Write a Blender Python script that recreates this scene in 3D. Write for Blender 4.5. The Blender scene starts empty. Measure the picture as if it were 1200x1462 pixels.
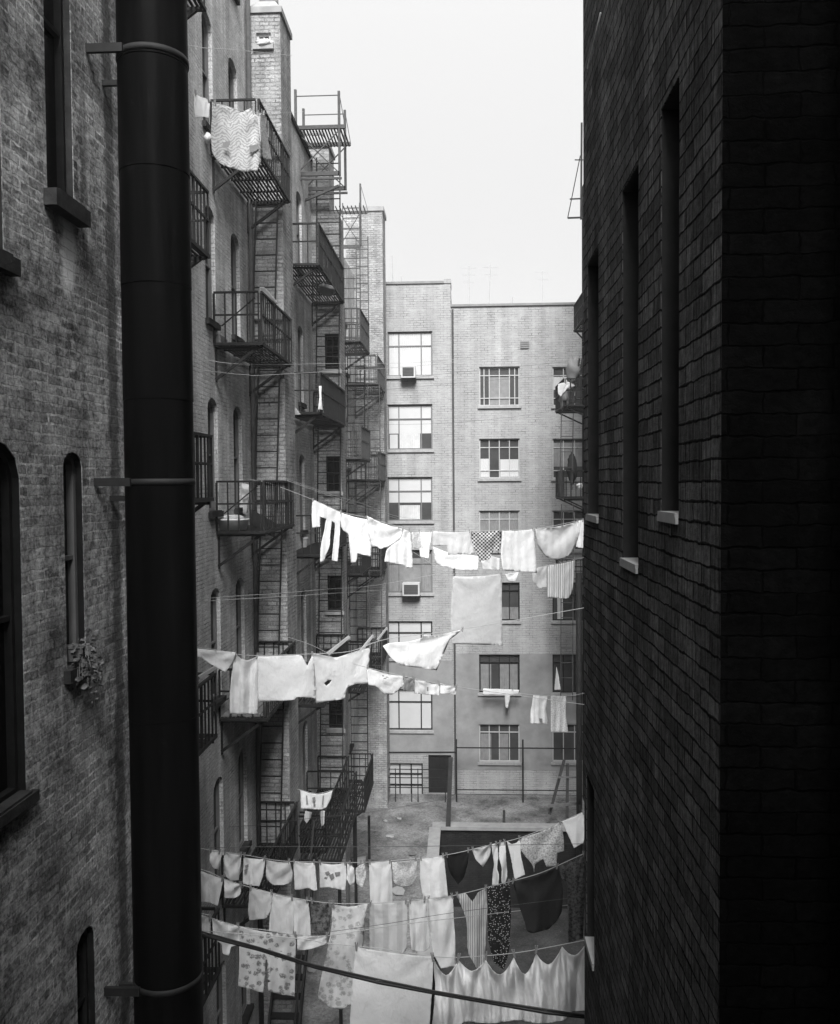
import bpy, math, random
from mathutils import Vector, Matrix
from mathutils.geometry import tessellate_polygon, delaunay_2d_cdt
random.seed(11)
sc = bpy.context.scene
col = sc.collection
R = math.radians

# ------------------------------------------------------------------ camera
F = 1250.0                                   # focal length in photo pixels (photo 1200 x 1462)
cy = Vector((60, 41, -F)).normalized()       # the court runs along +Y
cz = Vector((-0.006, 1, 0)); cz = (cz - cy * cz.dot(cy)).normalized()
cx = cy.cross(cz)
cam = bpy.data.cameras.new('camera'); cam.sensor_fit = 'HORIZONTAL'; cam.sensor_width = 36
cam.lens = 36 * F / 1200; cam.clip_start = 0.05; cam.clip_end = 2000
camo = bpy.data.objects.new('camera', cam); col.objects.link(camo)
camo.matrix_world = Matrix(((cx[0], cx[1], cx[2], 0), (cy[0], cy[1], cy[2], 0), (cz[0], cz[1], cz[2], 0), (0, 0, 0, 1)))
sc.camera = camo

def ray(px, py):
    d = Vector(((px - 600) / F, -(py - 731) / F, -1))
    return Vector((cx.dot(d), cy.dot(d), cz.dot(d)))
def at(px, py, d):      # point of a pixel's sight line at distance d along the court
    r = ray(px, py); return r * (d / r.y)
def atX(px, py, X):
    r = ray(px, py); return r * (X / r.x)
def atZ(px, py, Z):
    r = ray(px, py); return r * (Z / r.z)

# ------------------------------------------------------------------ materials
def nodes(name):
    m = bpy.data.materials.new(name); m.use_nodes = True
    nt = m.node_tree; nt.nodes.clear()
    out = nt.nodes.new('ShaderNodeOutputMaterial')
    b = nt.nodes.new('ShaderNodeBsdfPrincipled')
    nt.links.new(b.outputs[0], out.inputs[0])
    return m, nt, b
def nd(nt, t, **kw):
    n = nt.nodes.new(t)
    for k, v in kw.items(): setattr(n, k, v)
    return n
def val(s, v):
    s.default_value = v
def g(v): return (v, v, v, 1)
def noise(nt, vec, scale, detail=4, rough=.6, out=0):
    n = nd(nt, 'ShaderNodeTexNoise'); val(n.inputs['Scale'], scale); val(n.inputs['Detail'], detail); val(n.inputs['Roughness'], rough)
    nt.links.new(vec, n.inputs['Vector']); return n.outputs[out]
def ramp(nt, fac, stops):
    n = nd(nt, 'ShaderNodeValToRGB'); e = n.color_ramp.elements
    while len(e) < len(stops): e.new(.5)
    for k, (p, v) in enumerate(stops): e[k].position = p; e[k].color = g(v)
    nt.links.new(fac, n.inputs[0]); return n.outputs[0]
def mix(nt, a, b, fac, mode='MIX'):
    n = nd(nt, 'ShaderNodeMix', data_type='RGBA', blend_type=mode)
    for s, x in ((n.inputs[6], a), (n.inputs[7], b), (n.inputs[0], fac)):
        if hasattr(x, 'is_output'): nt.links.new(x, s)
        else: val(s, x)
    return n.outputs[2]
def math_(nt, op, a, b=0.5):
    n = nd(nt, 'ShaderNodeMath', operation=op)
    for s, x in ((n.inputs[0], a), (n.inputs[1], b)):
        if hasattr(x, 'is_output'): nt.links.new(x, s)
        else: val(s, x)
    return n.outputs[0]
def mapping(nt, vec, scale=(1, 1, 1), rot=(0, 0, 0)):
    n = nd(nt, 'ShaderNodeMapping'); val(n.inputs['Scale'], scale); val(n.inputs['Rotation'], rot)
    nt.links.new(vec, n.inputs['Vector']); return n.outputs[0]
def bump(nt, b, h, strength, dist):
    n = nd(nt, 'ShaderNodeBump'); val(n.inputs['Strength'], strength); val(n.inputs['Distance'], dist)
    nt.links.new(h, n.inputs['Height']); nt.links.new(n.outputs[0], b.inputs['Normal'])

def plain(name, c, rough=.7, var=.25, scale=6, metal=0, spec=.4, bmp=.0):
    m, nt, b = nodes(name)
    t = nd(nt, 'ShaderNodeTexCoord').outputs['Object']
    n = noise(nt, t, scale, 5)
    r = ramp(nt, n, [(.25, c * (1 - var)), (.75, c * (1 + var))])
    nt.links.new(r, b.inputs['Base Color'])
    val(b.inputs['Roughness'], rough); val(b.inputs['Metallic'], metal); val(b.inputs['Specular IOR Level'], spec)
    if bmp: bump(nt, b, noise(nt, t, scale * 6, 4), bmp, .01)
    return m

def brick(name, c1, c2, mortar, w=.2, h=.068, ms=.008, wander=.012, ragged=.006, patch=.35, streak=.2, bs=.5, bd=.012, seed=0, grain=.35, eff=0, clump=1.3, msm=.2, mvar=.6, stri=0, blotches=()):
    m, nt, b = nodes(name)
    uv = nd(nt, 'ShaderNodeTexCoord').outputs['UV']
    mp = nd(nt, 'ShaderNodeMapping'); val(mp.inputs['Location'], (seed * 3.1, 0, 0)); nt.links.new(uv, mp.inputs['Vector']); v0 = mp.outputs[0]
    cur = v0
    for sc_, am in ((1.3, wander), (16, ragged)):      # courses that wander, and ragged brick edges
        wn = noise(nt, v0, sc_, 3, .6, 1)
        sub = nd(nt, 'ShaderNodeVectorMath', operation='SUBTRACT'); nt.links.new(wn, sub.inputs[0]); val(sub.inputs[1], (.5, .5, .5))
        scl = nd(nt, 'ShaderNodeVectorMath', operation='SCALE'); nt.links.new(sub.outputs[0], scl.inputs[0]); val(scl.inputs['Scale'], am * 4)
        add = nd(nt, 'ShaderNodeVectorMath', operation='ADD'); nt.links.new(cur, add.inputs[0]); nt.links.new(scl.outputs[0], add.inputs[1]); cur = add.outputs[0]
    br = nd(nt, 'ShaderNodeTexBrick'); nt.links.new(cur, br.inputs['Vector'])
    br.offset_frequency = 2; br.squash = 1
    for k, v in (('Scale', 1), ('Brick Width', w), ('Row Height', h), ('Mortar Smooth', msm), ('Bias', 0)): val(br.inputs[k], v)
    mn = noise(nt, v0, 5, 4, .7)
    mr = nd(nt, 'ShaderNodeMapRange'); nt.links.new(mn, mr.inputs[0])
    for k, v in ((1, .3), (2, .7), (3, ms * .45), (4, ms * 1.5)): val(mr.inputs[k], v)
    nt.links.new(mr.outputs[0], br.inputs['Mortar Size'])
    val(br.inputs['Color1'], g(c1)); val(br.inputs['Color2'], g(c2))
    nt.links.new(ramp(nt, noise(nt, v0, 2.2, 5, .7), [(.32, mortar * (1 - mvar)), (.68, min(1, mortar * (1 + mvar)))]), br.inputs['Mortar'])
    colr = br.outputs['Color']
    def mul(fac, lo, hi, p0=.3, p1=.7):      # multiply by a factor running lo..hi
        r_ = nd(nt, 'ShaderNodeMapRange'); nt.links.new(fac, r_.inputs[0])
        for k, v in ((1, p0), (2, p1), (3, lo), (4, hi)): val(r_.inputs[k], v)
        x = nd(nt, 'ShaderNodeVectorMath', operation='SCALE'); nt.links.new(colr, x.inputs[0]); nt.links.new(r_.outputs[0], x.inputs['Scale']); return x.outputs[0]
    colr = mul(noise(nt, v0, clump, 6, .65), 1 - patch, 1 + patch)
    colr = mul(noise(nt, v0, 34, 5, .7), 1 - grain, 1 + grain)
    colr = mul(noise(nt, mapping(nt, v0, (2.6, .12, 1)), 1, 4, .6), 1 - streak, 1 + streak, .35, .65)
    if stri: colr = mul(noise(nt, mapping(nt, v0, (70, 5, 1)), 1, 3, .6), 1 - stri, 1 + stri)
    if eff:   # pale lime bloom on the brick faces, in ragged patches
        ef = ramp(nt, noise(nt, v0, 9, 8, .78), [(.47, 0), (.62, 1)])
        ef2 = ramp(nt, noise(nt, v0, 1.1, 3, .6), [(.38, .12), (.62, 1)])
        colr = mix(nt, colr, g(eff), math_(nt, 'MULTIPLY', math_(nt, 'MULTIPLY', ef, ef2), .8))
    for (su, sv, ru, rv, c, k) in blotches:      # ragged run-off stains, and a tall dark strip beside the pipe
        t_ = nd(nt, 'ShaderNodeMapping', vector_type='TEXTURE'); val(t_.inputs['Location'], (su, sv, 0)); val(t_.inputs['Scale'], (ru, rv, 1)); nt.links.new(uv, t_.inputs['Vector'])
        ln = nd(nt, 'ShaderNodeVectorMath', operation='LENGTH'); nt.links.new(t_.outputs[0], ln.inputs[0])
        fz_ = ramp(nt, math_(nt, 'ADD', ln.outputs['Value'], math_(nt, 'MULTIPLY', noise(nt, uv, 7, 5, .7), .9)), [(.75, 1), (1.35, 0)])
        colr = mix(nt, colr, g(c), math_(nt, 'MULTIPLY', fz_, k))
    nt.links.new(colr, b.inputs['Base Color']); val(b.inputs['Roughness'], .95); val(b.inputs['Specular IOR Level'], .03)
    hgt = math_(nt, 'ADD', math_(nt, 'SUBTRACT', 1.0, br.outputs['Fac']), math_(nt, 'MULTIPLY', noise(nt, v0, 40, 5, .75), .9))
    bump(nt, b, hgt, bs, bd)
    return m

M = {}
M['brick_near'] = brick('near_left_brick', .35, .15, .35, w=.2, h=.066, ms=.009, wander=.014, ragged=.008, patch=.6, streak=.35, bs=1, bd=.014, eff=.8, grain=.8, mvar=.85, blotches=((5.83, 1.58, .27, .62, .8, .95), (6.55, 0, .2, 40, .045, .75), (5.95, -1.75, .2, .5, .32, .45), (6.1, 2.2, .12, 2.4, .05, .5)))
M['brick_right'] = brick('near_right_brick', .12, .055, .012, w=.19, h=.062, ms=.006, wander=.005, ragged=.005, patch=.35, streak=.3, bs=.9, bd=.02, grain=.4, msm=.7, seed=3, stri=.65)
M['brick_shaded'] = brick('shade_black_brick', .0065, .004, .0025, w=.19, h=.062, ms=.004, wander=.004, ragged=.006, patch=.45, streak=.35, bs=.6, bd=.012, grain=.5, msm=.6, seed=6)  # near-black colour paints in the deep shade of the camera-facing return
M['brick_ten'] = brick('tenement_brick', .58, .46, .44, ms=.010, wander=.012, ragged=.007, patch=.2, streak=.25, bs=.6, bd=.012, grain=.4, seed=1)
M['brick_pier'] = brick('pier_brick', .42, .30, .27, h=.08, ms=.014, wander=.015, ragged=.012, patch=.25, streak=.22, bs=.9, bd=.02, grain=.4, seed=5)
M['brick_far'] = brick('pale_painted_brick', .38, .335, .27, h=.09, w=.26, ms=.010, wander=.006, ragged=.006, patch=.10, streak=.12, bs=.4, bd=.01, grain=.2, seed=2, clump=.5)
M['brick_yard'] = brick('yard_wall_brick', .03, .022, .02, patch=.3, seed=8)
M['iron'] = plain('black_iron', .018, .65, .4, 9, 0, .2)
M['iron_grey'] = plain('weathered_iron', .07, .7, .3, 9, 0, .2)
m, nt, b = nodes('black_pipe_paint'); t = nd(nt, 'ShaderNodeTexCoord').outputs['Object']
a = ramp(nt, noise(nt, mapping(nt, t, (9, 9, .35)), 1, 6, .7), [(.35, .0015), (.6, .004), (.78, .010)])
nt.links.new(mix(nt, a, g(.014), ramp(nt, noise(nt, t, 5, 6, .75), [(.62, 0), (.7, .6)])), b.inputs['Base Color'])
nt.links.new(ramp(nt, noise(nt, mapping(nt, t, (5, 5, .6)), 1, 5, .7), [(.3, .35), (.7, .7)]), b.inputs['Roughness']); val(b.inputs['Specular IOR Level'], .025)
bump(nt, b, noise(nt, t, 7, 5), .15, .01); M['pipe'] = m
M['stone'] = plain('sill_stone', .34, .85, .25, 8, bmp=.2)
M['stone_dark'] = plain('sooty_sill_stone', .04, .9, .45, 8, 0, .05, bmp=.4)
M['stone_white'] = plain('painted_sill', .3, .8, .15, 8)
M['coping'] = plain('parapet_coping', .22, .85, .2, 5)
M['coping_tile'] = plain('tower_cap_tile', .30, .85, .2, 5)
M['glass'] = plain('window_glass', .006, .15, .2, 2, 0, .5)
M['glass_far'] = plain('far_window_glass', .06, .18, .3, 1.5, 0, .5)
M['frame_dark'] = plain('dark_window_frame', .016, .65, .4, 9, 0, .08)
M['frame_grey'] = plain('grey_window_frame', .16, .6, .2)
M['frame_pale'] = plain('pale_window_frame', .42, .6, .15)
M['blind'] = plain('window_blind', .52, .85, .06, 2)
M['curtain'] = plain('window_curtain', .52, .9, .12, 5)
M['curtain_grey'] = plain('grey_curtain', .22, .9, .2, 5)
def yard(name, c):
    m, nt, b = nodes(name); t = nd(nt, 'ShaderNodeTexCoord').outputs['Object']
    a = ramp(nt, noise(nt, t, .8, 7, .7), [(.34, c * .45), (.5, c), (.66, c * 1.6)])
    a = mix(nt, a, ramp(nt, noise(nt, t, 14, 6, .8), [(.35, .35), (.6, 1)]), .8, 'MULTIPLY')
    v = nd(nt, 'ShaderNodeTexVoronoi', feature='DISTANCE_TO_EDGE'); val(v.inputs['Scale'], .7); wv = nd(nt, 'ShaderNodeVectorMath', operation='ADD'); nt.links.new(mapping(nt, t, (1, .6, 1)), wv.inputs[0]); nt.links.new(noise(nt, t, 1.1, 4, .6, 1), wv.inputs[1]); nt.links.new(wv.outputs[0], v.inputs['Vector'])
    a = mix(nt, a, g(.03), ramp(nt, math_(nt, 'ADD', v.outputs['Distance'], math_(nt, 'MULTIPLY', noise(nt, t, 6, 4), .05)), [(.02, .45), (.034, 0)]))
    a = mix(nt, a, g(.035), ramp(nt, noise(nt, t, 1.7, 4, .6), [(.6, 0), (.68, .55)]))
    a = mix(nt, a, g(.45), ramp(nt, noise(nt, t, 22, 3, .6), [(.68, 0), (.72, .8)]))
    nt.links.new(a, b.inputs['Base Color']); val(b.inputs['Roughness'], .95); val(b.inputs['Specular IOR Level'], .1)
    bump(nt, b, noise(nt, t, 25, 6, .8), .8, .03); return m
M['concrete'] = yard('courtyard_concrete', .27); M['earth'] = yard('areaway_floor', .075)
M['render'] = plain('grimy_cement_render', .26, .9, .3, 1.3, bmp=.2)
M['kerb'] = plain('pale_kerb_stone', .34, .9, .2, 4, bmp=.2)
M['wood_dark'] = plain('dark_weathered_wood', .05, .85, .35, 7)
M['wood_grey'] = plain('grey_weathered_wood', .16, .85, .35, 7)
M['wood_peg'] = plain('clothespin_wood', .22, .8, .25, 30)
M['rope'] = plain('clothesline_rope', .42, .85, .15, 30)
M['rope_dark'] = plain('dark_clothesline_wire', .08, .7, .15, 30)
M['cable'] = plain('black_cable', .012, .5, .3, 12)
M['metal_white'] = plain('white_enamel', .72, .4, .06, 5)
M['ac'] = plain('air_conditioner_case', .5, .5, .08, 5)
M['ac_grill'] = plain('air_conditioner_grill', .09, .5, .2, 40)
M['leaf'] = plain('plant_leaf', .11, .5, .9, 34)
M['clay'] = plain('clay_pot', .11, .8, .2, 9)
M['paper'] = plain('paper', .34, .9, .1, 9)
M['junk'] = plain('junk_dark', .06, .8, .4, 9)
M['tin'] = plain('antenna_metal', .32, .5, .2, 9)

def cloth(name, c, pattern=None, c2=.1, k=1.0):
    m = bpy.data.materials.new(name); m.use_nodes = True; nt = m.node_tree; nt.nodes.clear()
    out = nd(nt, 'ShaderNodeOutputMaterial')
    uv = nd(nt, 'ShaderNodeTexCoord').outputs['UV']
    n = ramp(nt, noise(nt, uv, 3.5, 5), [(.3, c * .9), (.7, min(c * 1.06, .85))])
    colr = n
    if pattern == 'check':
        ch = nd(nt, 'ShaderNodeTexChecker'); val(ch.inputs['Scale'], 1); nt.links.new(mapping(nt, uv, (20 * k, 20 * k, 1)), ch.inputs[0])
        colr = mix(nt, n, g(c2), ch.outputs['Fac'])
    elif pattern == 'floral':
        v = nd(nt, 'ShaderNodeTexVoronoi', feature='F1'); val(v.inputs['Scale'], 9 * k); nt.links.new(uv, v.inputs['Vector'])
        pet = math_(nt, 'ADD', v.outputs['Distance'], math_(nt, 'MULTIPLY', noise(nt, uv, 42 * k, 3), .55))
        f = ramp(nt, pet, [(.62, 1), (.74, 0)])
        f2 = ramp(nt, noise(nt, uv, 30 * k, 3), [(.34, 0), (.5, 1)])
        colr = mix(nt, n, g(c2), math_(nt, 'MULTIPLY', f, f2))
    elif pattern == 'dots':
        v = nd(nt, 'ShaderNodeTexVoronoi', feature='F1'); val(v.inputs['Scale'], 26 * k); val(v.inputs['Randomness'], .7); nt.links.new(uv, v.inputs['Vector'])
        colr = mix(nt, n, g(c2), ramp(nt, v.outputs['Distance'], [(.28, 1), (.34, 0)]))
    elif pattern == 'stripes':
        w = nd(nt, 'ShaderNodeTexWave', wave_type='BANDS', bands_direction='X'); val(w.inputs['Scale'], 5 * k); val(w.inputs['Distortion'], 1); nt.links.new(uv, w.inputs['Vector'])
        colr = mix(nt, n, g(c2), ramp(nt, w.outputs['Fac'], [(.5, 0), (.75, .75)]))
    elif pattern == 'chevron':
        sx = nd(nt, 'ShaderNodeSeparateXYZ'); nt.links.new(uv, sx.inputs[0])
        tri = math_(nt, 'PINGPONG', sx.outputs[0], .12 * k)
        yy = math_(nt, 'ADD', sx.outputs[1], math_(nt, 'MULTIPLY', tri, .8))
        yy = math_(nt, 'ADD', yy, math_(nt, 'MULTIPLY', noise(nt, uv, 9, 4), .16))
        s = math_(nt, 'SINE', math_(nt, 'MULTIPLY', yy, 120.0 / k))
        colr = mix(nt, n, g(c2), ramp(nt, math_(nt, 'MULTIPLY', math_(nt, 'ADD', s, 1.0), .5), [(.5, 0), (.8, .8)]))
    elif pattern == 'mottle':
        colr = mix(nt, n, g(c2), ramp(nt, noise(nt, uv, 24 * k, 4, .7), [(.45, 0), (.6, .9)]))
    d = nd(nt, 'ShaderNodeBsdfDiffuse'); t = nd(nt, 'ShaderNodeBsdfTranslucent'); mx = nd(nt, 'ShaderNodeMixShader'); val(mx.inputs[0], .22)
    nt.links.new(colr, d.inputs[0]); nt.links.new(colr, t.inputs[0]); nt.links.new(d.outputs[0], mx.inputs[1]); nt.links.new(t.outputs[0], mx.inputs[2])
    bn = nd(nt, 'ShaderNodeBump'); val(bn.inputs['Strength'], .6); val(bn.inputs['Distance'], .03)
    hn = math_(nt, 'ADD', math_(nt, 'ADD', noise(nt, mapping(nt, uv, (1.6, .55, 1), (0, 0, .12)), 9, 5, .65), math_(nt, 'MULTIPLY', noise(nt, mapping(nt, uv, (1, .8, 1), (0, 0, .9)), 14, 4), .5)), math_(nt, 'MULTIPLY', noise(nt, uv, 220, 2), .08))
    nt.links.new(hn, bn.inputs['Height']); nt.links.new(bn.outputs[0], d.inputs['Normal'])
    nt.links.new(mx.outputs[0], out.inputs[0])
    return m
C = dict(white=cloth('white_cotton', .84), off=cloth('off_white_cotton', .80), grey=cloth('light_grey_cloth', .58), mid=cloth('mid_grey_cloth', .28),
         dark=cloth('dark_cloth', .045), black=cloth('black_cloth', .022), check=cloth('checked_cloth', .62, 'check', .05, 1.3),
         floral=cloth('floral_cloth', .64, 'floral', .22, 1.6), floral_big=cloth('big_floral_cloth', .7, 'floral', .42, 1.25), floral_small=cloth('small_floral_cloth', .66, 'mottle', .25, 1.5),
         dots=cloth('dotted_dark_cloth', .03, 'dots', .6, 1.9), stripes=cloth('striped_cloth', .74, 'stripes', .3, 1.0), ticks=cloth('fine_striped_cloth', .66, 'stripes', .2, 2.2), chevron=cloth('chevron_cloth', .58, 'chevron', .3, 1.0),
         mottle=cloth('mottled_cloth', .16, 'mottle', .035, 1), lace=cloth('lacy_cloth', .72, 'mottle', .42, 1.6), broad=cloth('broad_striped_towel', .62, 'stripes', .46, .35))

# ------------------------------------------------------------------ mesh building
ORG = {}
class MB:
    def __init__(s): s.v = []; s.f = []; s.uv = {}
    def quad(s, *p):
        n = len(s.v); s.v += [Vector(q) for q in p]; s.f.append(tuple(range(n, n + len(p))))
    def box(s, a, b):
        x0, y0, z0 = (min(a[i], b[i]) for i in range(3)); x1, y1, z1 = (max(a[i], b[i]) for i in range(3))
        n = len(s.v); s.v += [Vector(p) for p in ((x0, y0, z0), (x1, y0, z0), (x1, y1, z0), (x0, y1, z0), (x0, y0, z1), (x1, y0, z1), (x1, y1, z1), (x0, y1, z1))]
        for q in ((0, 3, 2, 1), (4, 5, 6, 7), (0, 1, 5, 4), (1, 2, 6, 5), (2, 3, 7, 6), (3, 0, 4, 7)): s.f.append(tuple(n + i for i in q))
    def bar(s, a, b, w=.03, h=None, w2=None):
        a = Vector(a); b = Vector(b); h = h or w; t = (b - a)
        if t.length < 1e-6: return
        t.normalize(); up = Vector((0, 0, 1)) if abs(t.z) < .9 else Vector((0, 1, 0))
        sx = t.cross(up).normalized(); sy = sx.cross(t)
        n = len(s.v)
        for p, k in ((a, 1), (b, (w2 or w) / w)):
            for i, j in ((-1, -1), (1, -1), (1, 1), (-1, 1)): s.v.append(p + sx * (i * w / 2 * k) + sy * (j * h / 2 * k))
        for q in ((3, 2, 1, 0), (4, 5, 6, 7), (0, 1, 5, 4), (1, 2, 6, 5), (2, 3, 7, 6), (3, 0, 4, 7)): s.f.append(tuple(n + i for i in q))
    def tube(s, pts, r, seg=6, cap=True):
        pts = [Vector(p) for p in pts]; n0 = len(s.v); k = len(pts)
        for i, p in enumerate(pts):
            t = (pts[min(i + 1, k - 1)] - pts[max(i - 1, 0)]).normalized()
            up = Vector((0, 0, 1)) if abs(t.z) < .9 else Vector((0, 1, 0))
            a = t.cross(up).normalized(); b = a.cross(t); rr = r[i] if isinstance(r, (list, tuple)) else r
            for j in range(seg):
                q = 2 * math.pi * j / seg; s.v.append(p + a * (rr * math.cos(q)) + b * (rr * math.sin(q)))
        for i in range(k - 1):
            for j in range(seg):
                s.f.append((n0 + i * seg + j, n0 + i * seg + (j + 1) % seg, n0 + (i + 1) * seg + (j + 1) % seg, n0 + (i + 1) * seg + j))
        if cap:
            s.f.append(tuple(n0 + j for j in reversed(range(seg)))); s.f.append(tuple(n0 + (k - 1) * seg + j for j in range(seg)))
    def lathe(s, c, prof, seg=16):     # prof: (radius, z)
        c = Vector(c); n0 = len(s.v)
        for r, z in prof:
            for j in range(seg):
                q = 2 * math.pi * j / seg; s.v.append(c + Vector((r * math.cos(q), r * math.sin(q), z)))
        for i in range(len(prof) - 1):
            for j in range(seg):
                s.f.append((n0 + i * seg + j, n0 + i * seg + (j + 1) % seg, n0 + (i + 1) * seg + (j + 1) % seg, n0 + (i + 1) * seg + j))
        s.f.append(tuple(n0 + j for j in reversed(range(seg)))); s.f.append(tuple(n0 + (len(prof) - 1) * seg + j for j in range(seg)))
    def blob(s, c, r, n=8, m=6, jit=.25):
        c = Vector(c); n0 = len(s.v)
        for i in range(m + 1):
            th = math.pi * i / m
            for j in range(n):
                ph = 2 * math.pi * j / n; k = 1 + random.uniform(-jit, jit) * (0 < i < m)
                s.v.append(c + Vector((r[0] * math.sin(th) * math.cos(ph) * k, r[1] * math.sin(th) * math.sin(ph) * k, r[2] * math.cos(th) * k)))
        for i in range(m):
            for j in range(n): s.f.append((n0 + i * n + j, n0 + i * n + (j + 1) % n, n0 + (i + 1) * n + (j + 1) % n, n0 + (i + 1) * n + j))
    def build(s, name, mat, parent=None, smooth=False, uvs=None):
        o3 = ORG[parent.name] if parent else Vector((0, 0, 0))
        me = bpy.data.meshes.new(name)
        me.from_pydata([tuple(v - o3) for v in s.v], [], s.f); me.update()
        ul = me.uv_layers.new(name='UVMap')
        for p in me.polygons:
            nn = p.normal; ax = max(range(3), key=lambda i: abs(nn[i]))
            for li in p.loop_indices:
                vi = me.loops[li].vertex_index; v = s.v[vi]
                if uvs: ul.data[li].uv = uvs[vi]
                else: ul.data[li].uv = (v.y, v.z) if ax == 0 else ((v.x + 50.107, v.z) if ax == 1 else (v.x, v.y))
            p.use_smooth = smooth
        me.materials.append(mat)
        ob = bpy.data.objects.new(name, me); col.objects.link(ob)
        if parent: ob.parent = parent
        ORG[ob.name] = o3
        return ob

def tag(o, label, cat, group=None):
    o['label'] = label; o['category'] = cat
    if group: o['group'] = group
    return o
def thing(name, label, cat, loc, group=None):
    o = bpy.data.objects.new(name, None); o.empty_display_size = .2; col.objects.link(o); o.location = Vector(loc); ORG[o.name] = Vector(loc)
    return tag(o, label, cat, group)
def struct(o): o['kind'] = 'structure'; return o

# plane: axis 'X' -> wall at X=c with coordinates (y,z); axis 'Y' -> wall at Y=c with (x,z).  s = direction into the building
class Plane:
    def __init__(p, axis, c, s): p.axis = axis; p.c = c; p.s = s
    def pt(p, u, v, dep=0):
        k = p.c + p.s * dep
        return Vector((k, u, v)) if p.axis == 'X' else Vector((u, k, v))
    def uv(p, px, py):
        q = atX(px, py, p.c) if p.axis == 'X' else at(px, py, p.c)
        return (q.y, q.z) if p.axis == 'X' else (q.x, q.z)
def rect(u0, u1, v0, v1): return [(u0, v0), (u1, v0), (u1, v1), (u0, v1)]
def arch(u0, u1, v0, v1, rise=None, n=6):
    w = u1 - u0; rise = rise if rise is not None else w * .35
    pts = [(u0, v0), (u1, v0)]
    for i in range(n + 1):
        t = math.pi * i / n; pts.append((u0 + w / 2 + w / 2 * math.cos(t), v1 - rise + rise * math.sin(t)))
    return pts
def panel(mb, pl, outer, holes, reveal=.12):
    polys = [[Vector((a, b, 0)) for a, b in outer]] + [[Vector((a, b, 0)) for a, b in h] for h in holes]
    flat = [v for p in polys for v in p]
    n0 = len(mb.v); mb.v += [pl.pt(v.x, v.y) for v in flat]
    for t in tessellate_polygon(polys): mb.f.append(tuple(n0 + i for i in t))
    for h in holes:
        for i in range(len(h)):
            a, b = h[i], h[(i + 1) % len(h)]
            mb.quad(pl.pt(*a), pl.pt(*b), pl.pt(*b, reveal), pl.pt(*a, reveal))
def bounds(h):
    us = [a for a, b in h]; vs = [b for a, b in h]; return min(us), max(us), min(vs), max(vs)

def sash(parent, pl, h, dep, fmat, gmat, silmat=None, mull_u=(), mull_v=(.5,), fw=.05, sill_out=.07, sill_h=.1, sill_over=.06, mw=.03, name='window', shade_liner=None):
    """a window as a part: its frame, with pane and sill as sub-parts"""
    u0, u1, v0, v1 = bounds(h); fr = MB(); cu, cv = (u0 + u1) / 2, (v0 + v1) / 2
    inner = [(cu + (a - cu) * (1 - 2 * fw / (u1 - u0)), cv + (b - cv) * (1 - 2 * fw / (v1 - v0))) for a, b in h]
    for i in range(len(h)):
        j = (i + 1) % len(h)
        fr.quad(pl.pt(*h[i], dep - .05), pl.pt(*h[j], dep - .05), pl.pt(*inner[j], dep - .05), pl.pt(*inner[i], dep - .05))
        fr.quad(pl.pt(*inner[i], dep - .05), pl.pt(*inner[j], dep - .05), pl.pt(*inner[j], dep), pl.pt(*inner[i], dep))
    for t in mull_u:
        u = u0 + (u1 - u0) * t; fr.box(pl.pt(u - mw / 2, v0 + fw, dep - .035), pl.pt(u + mw / 2, v1 - fw, dep - .004))
    for t in mull_v:
        v = v0 + (v1 - v0) * t; fr.box(pl.pt(u0 + fw, v - mw / 2, dep - .04), pl.pt(u1 - fw, v + mw / 2, dep - .002))
    w = fr.build(name, fmat, parent)
    if shade_liner:  # dark lining added to blacken the reveals, standing in for their shade
        jb = MB(); ins = [(cu + (a - cu) * (1 - .008 / (u1 - u0)), cv + (b - cv) * (1 - .008 / (v1 - v0))) for a, b in h]
        for i in range(len(h)): j = (i + 1) % len(h); jb.quad(pl.pt(*ins[i], .003), pl.pt(*ins[j], .003), pl.pt(*ins[j], dep - .052), pl.pt(*ins[i], dep - .052))
        jb.build('reveal_shade', shade_liner, w)
    gp = MB(); gp.quad(*[pl.pt(a, b, dep) for a, b in h]); gp.build('pane', gmat, w)
    if silmat:
        sl = MB(); sl.box(pl.pt(u0 - sill_over, v0 - sill_h, -sill_out), pl.pt(u1 + sill_over, v0 - .004, -.003)); sl.box(pl.pt(u0 + .004, v0 - .004, -sill_out + .01), pl.pt(u1 - .004, v0 + .012, dep - .06))
        sl.build('sill', silmat, w)
    return w
def curtain(w, pl, u0, u1, v0, v1, dep, mat, pleat=.0, name='curtain'):
    mb = MB(); n = max(2, int((u1 - u0) / .04)) if pleat else 1
    for i in range(n):
        a = u0 + (u1 - u0) * i / n; b = u0 + (u1 - u0) * (i + 1) / n
        da, db = dep - pleat * (i % 2), dep - pleat * ((i + 1) % 2)
        mb.quad(pl.pt(a, v0, da), pl.pt(b, v0, db), pl.pt(b, v1, db), pl.pt(a, v1, da))
    return mb.build(name, mat, w)

ZG = -12.2; ZP = -15.0
# ------------------------------------------------------------------ ground
gm = MB(); gm.quad((-110, -50, ZP), (110, -50, ZP), (110, 120, ZP), (-110, 120, ZP)); struct(gm.build('ground', M['earth']))
gm = MB()
gm.box((-4.27, 7, ZP + .01), (-1.05, 30.72, ZG)); gm.box((-4.27, 30.72, ZP + .01), (4.59, 33.99, ZG))
struct(gm.build('courtyard_paving', M['concrete']))

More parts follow.
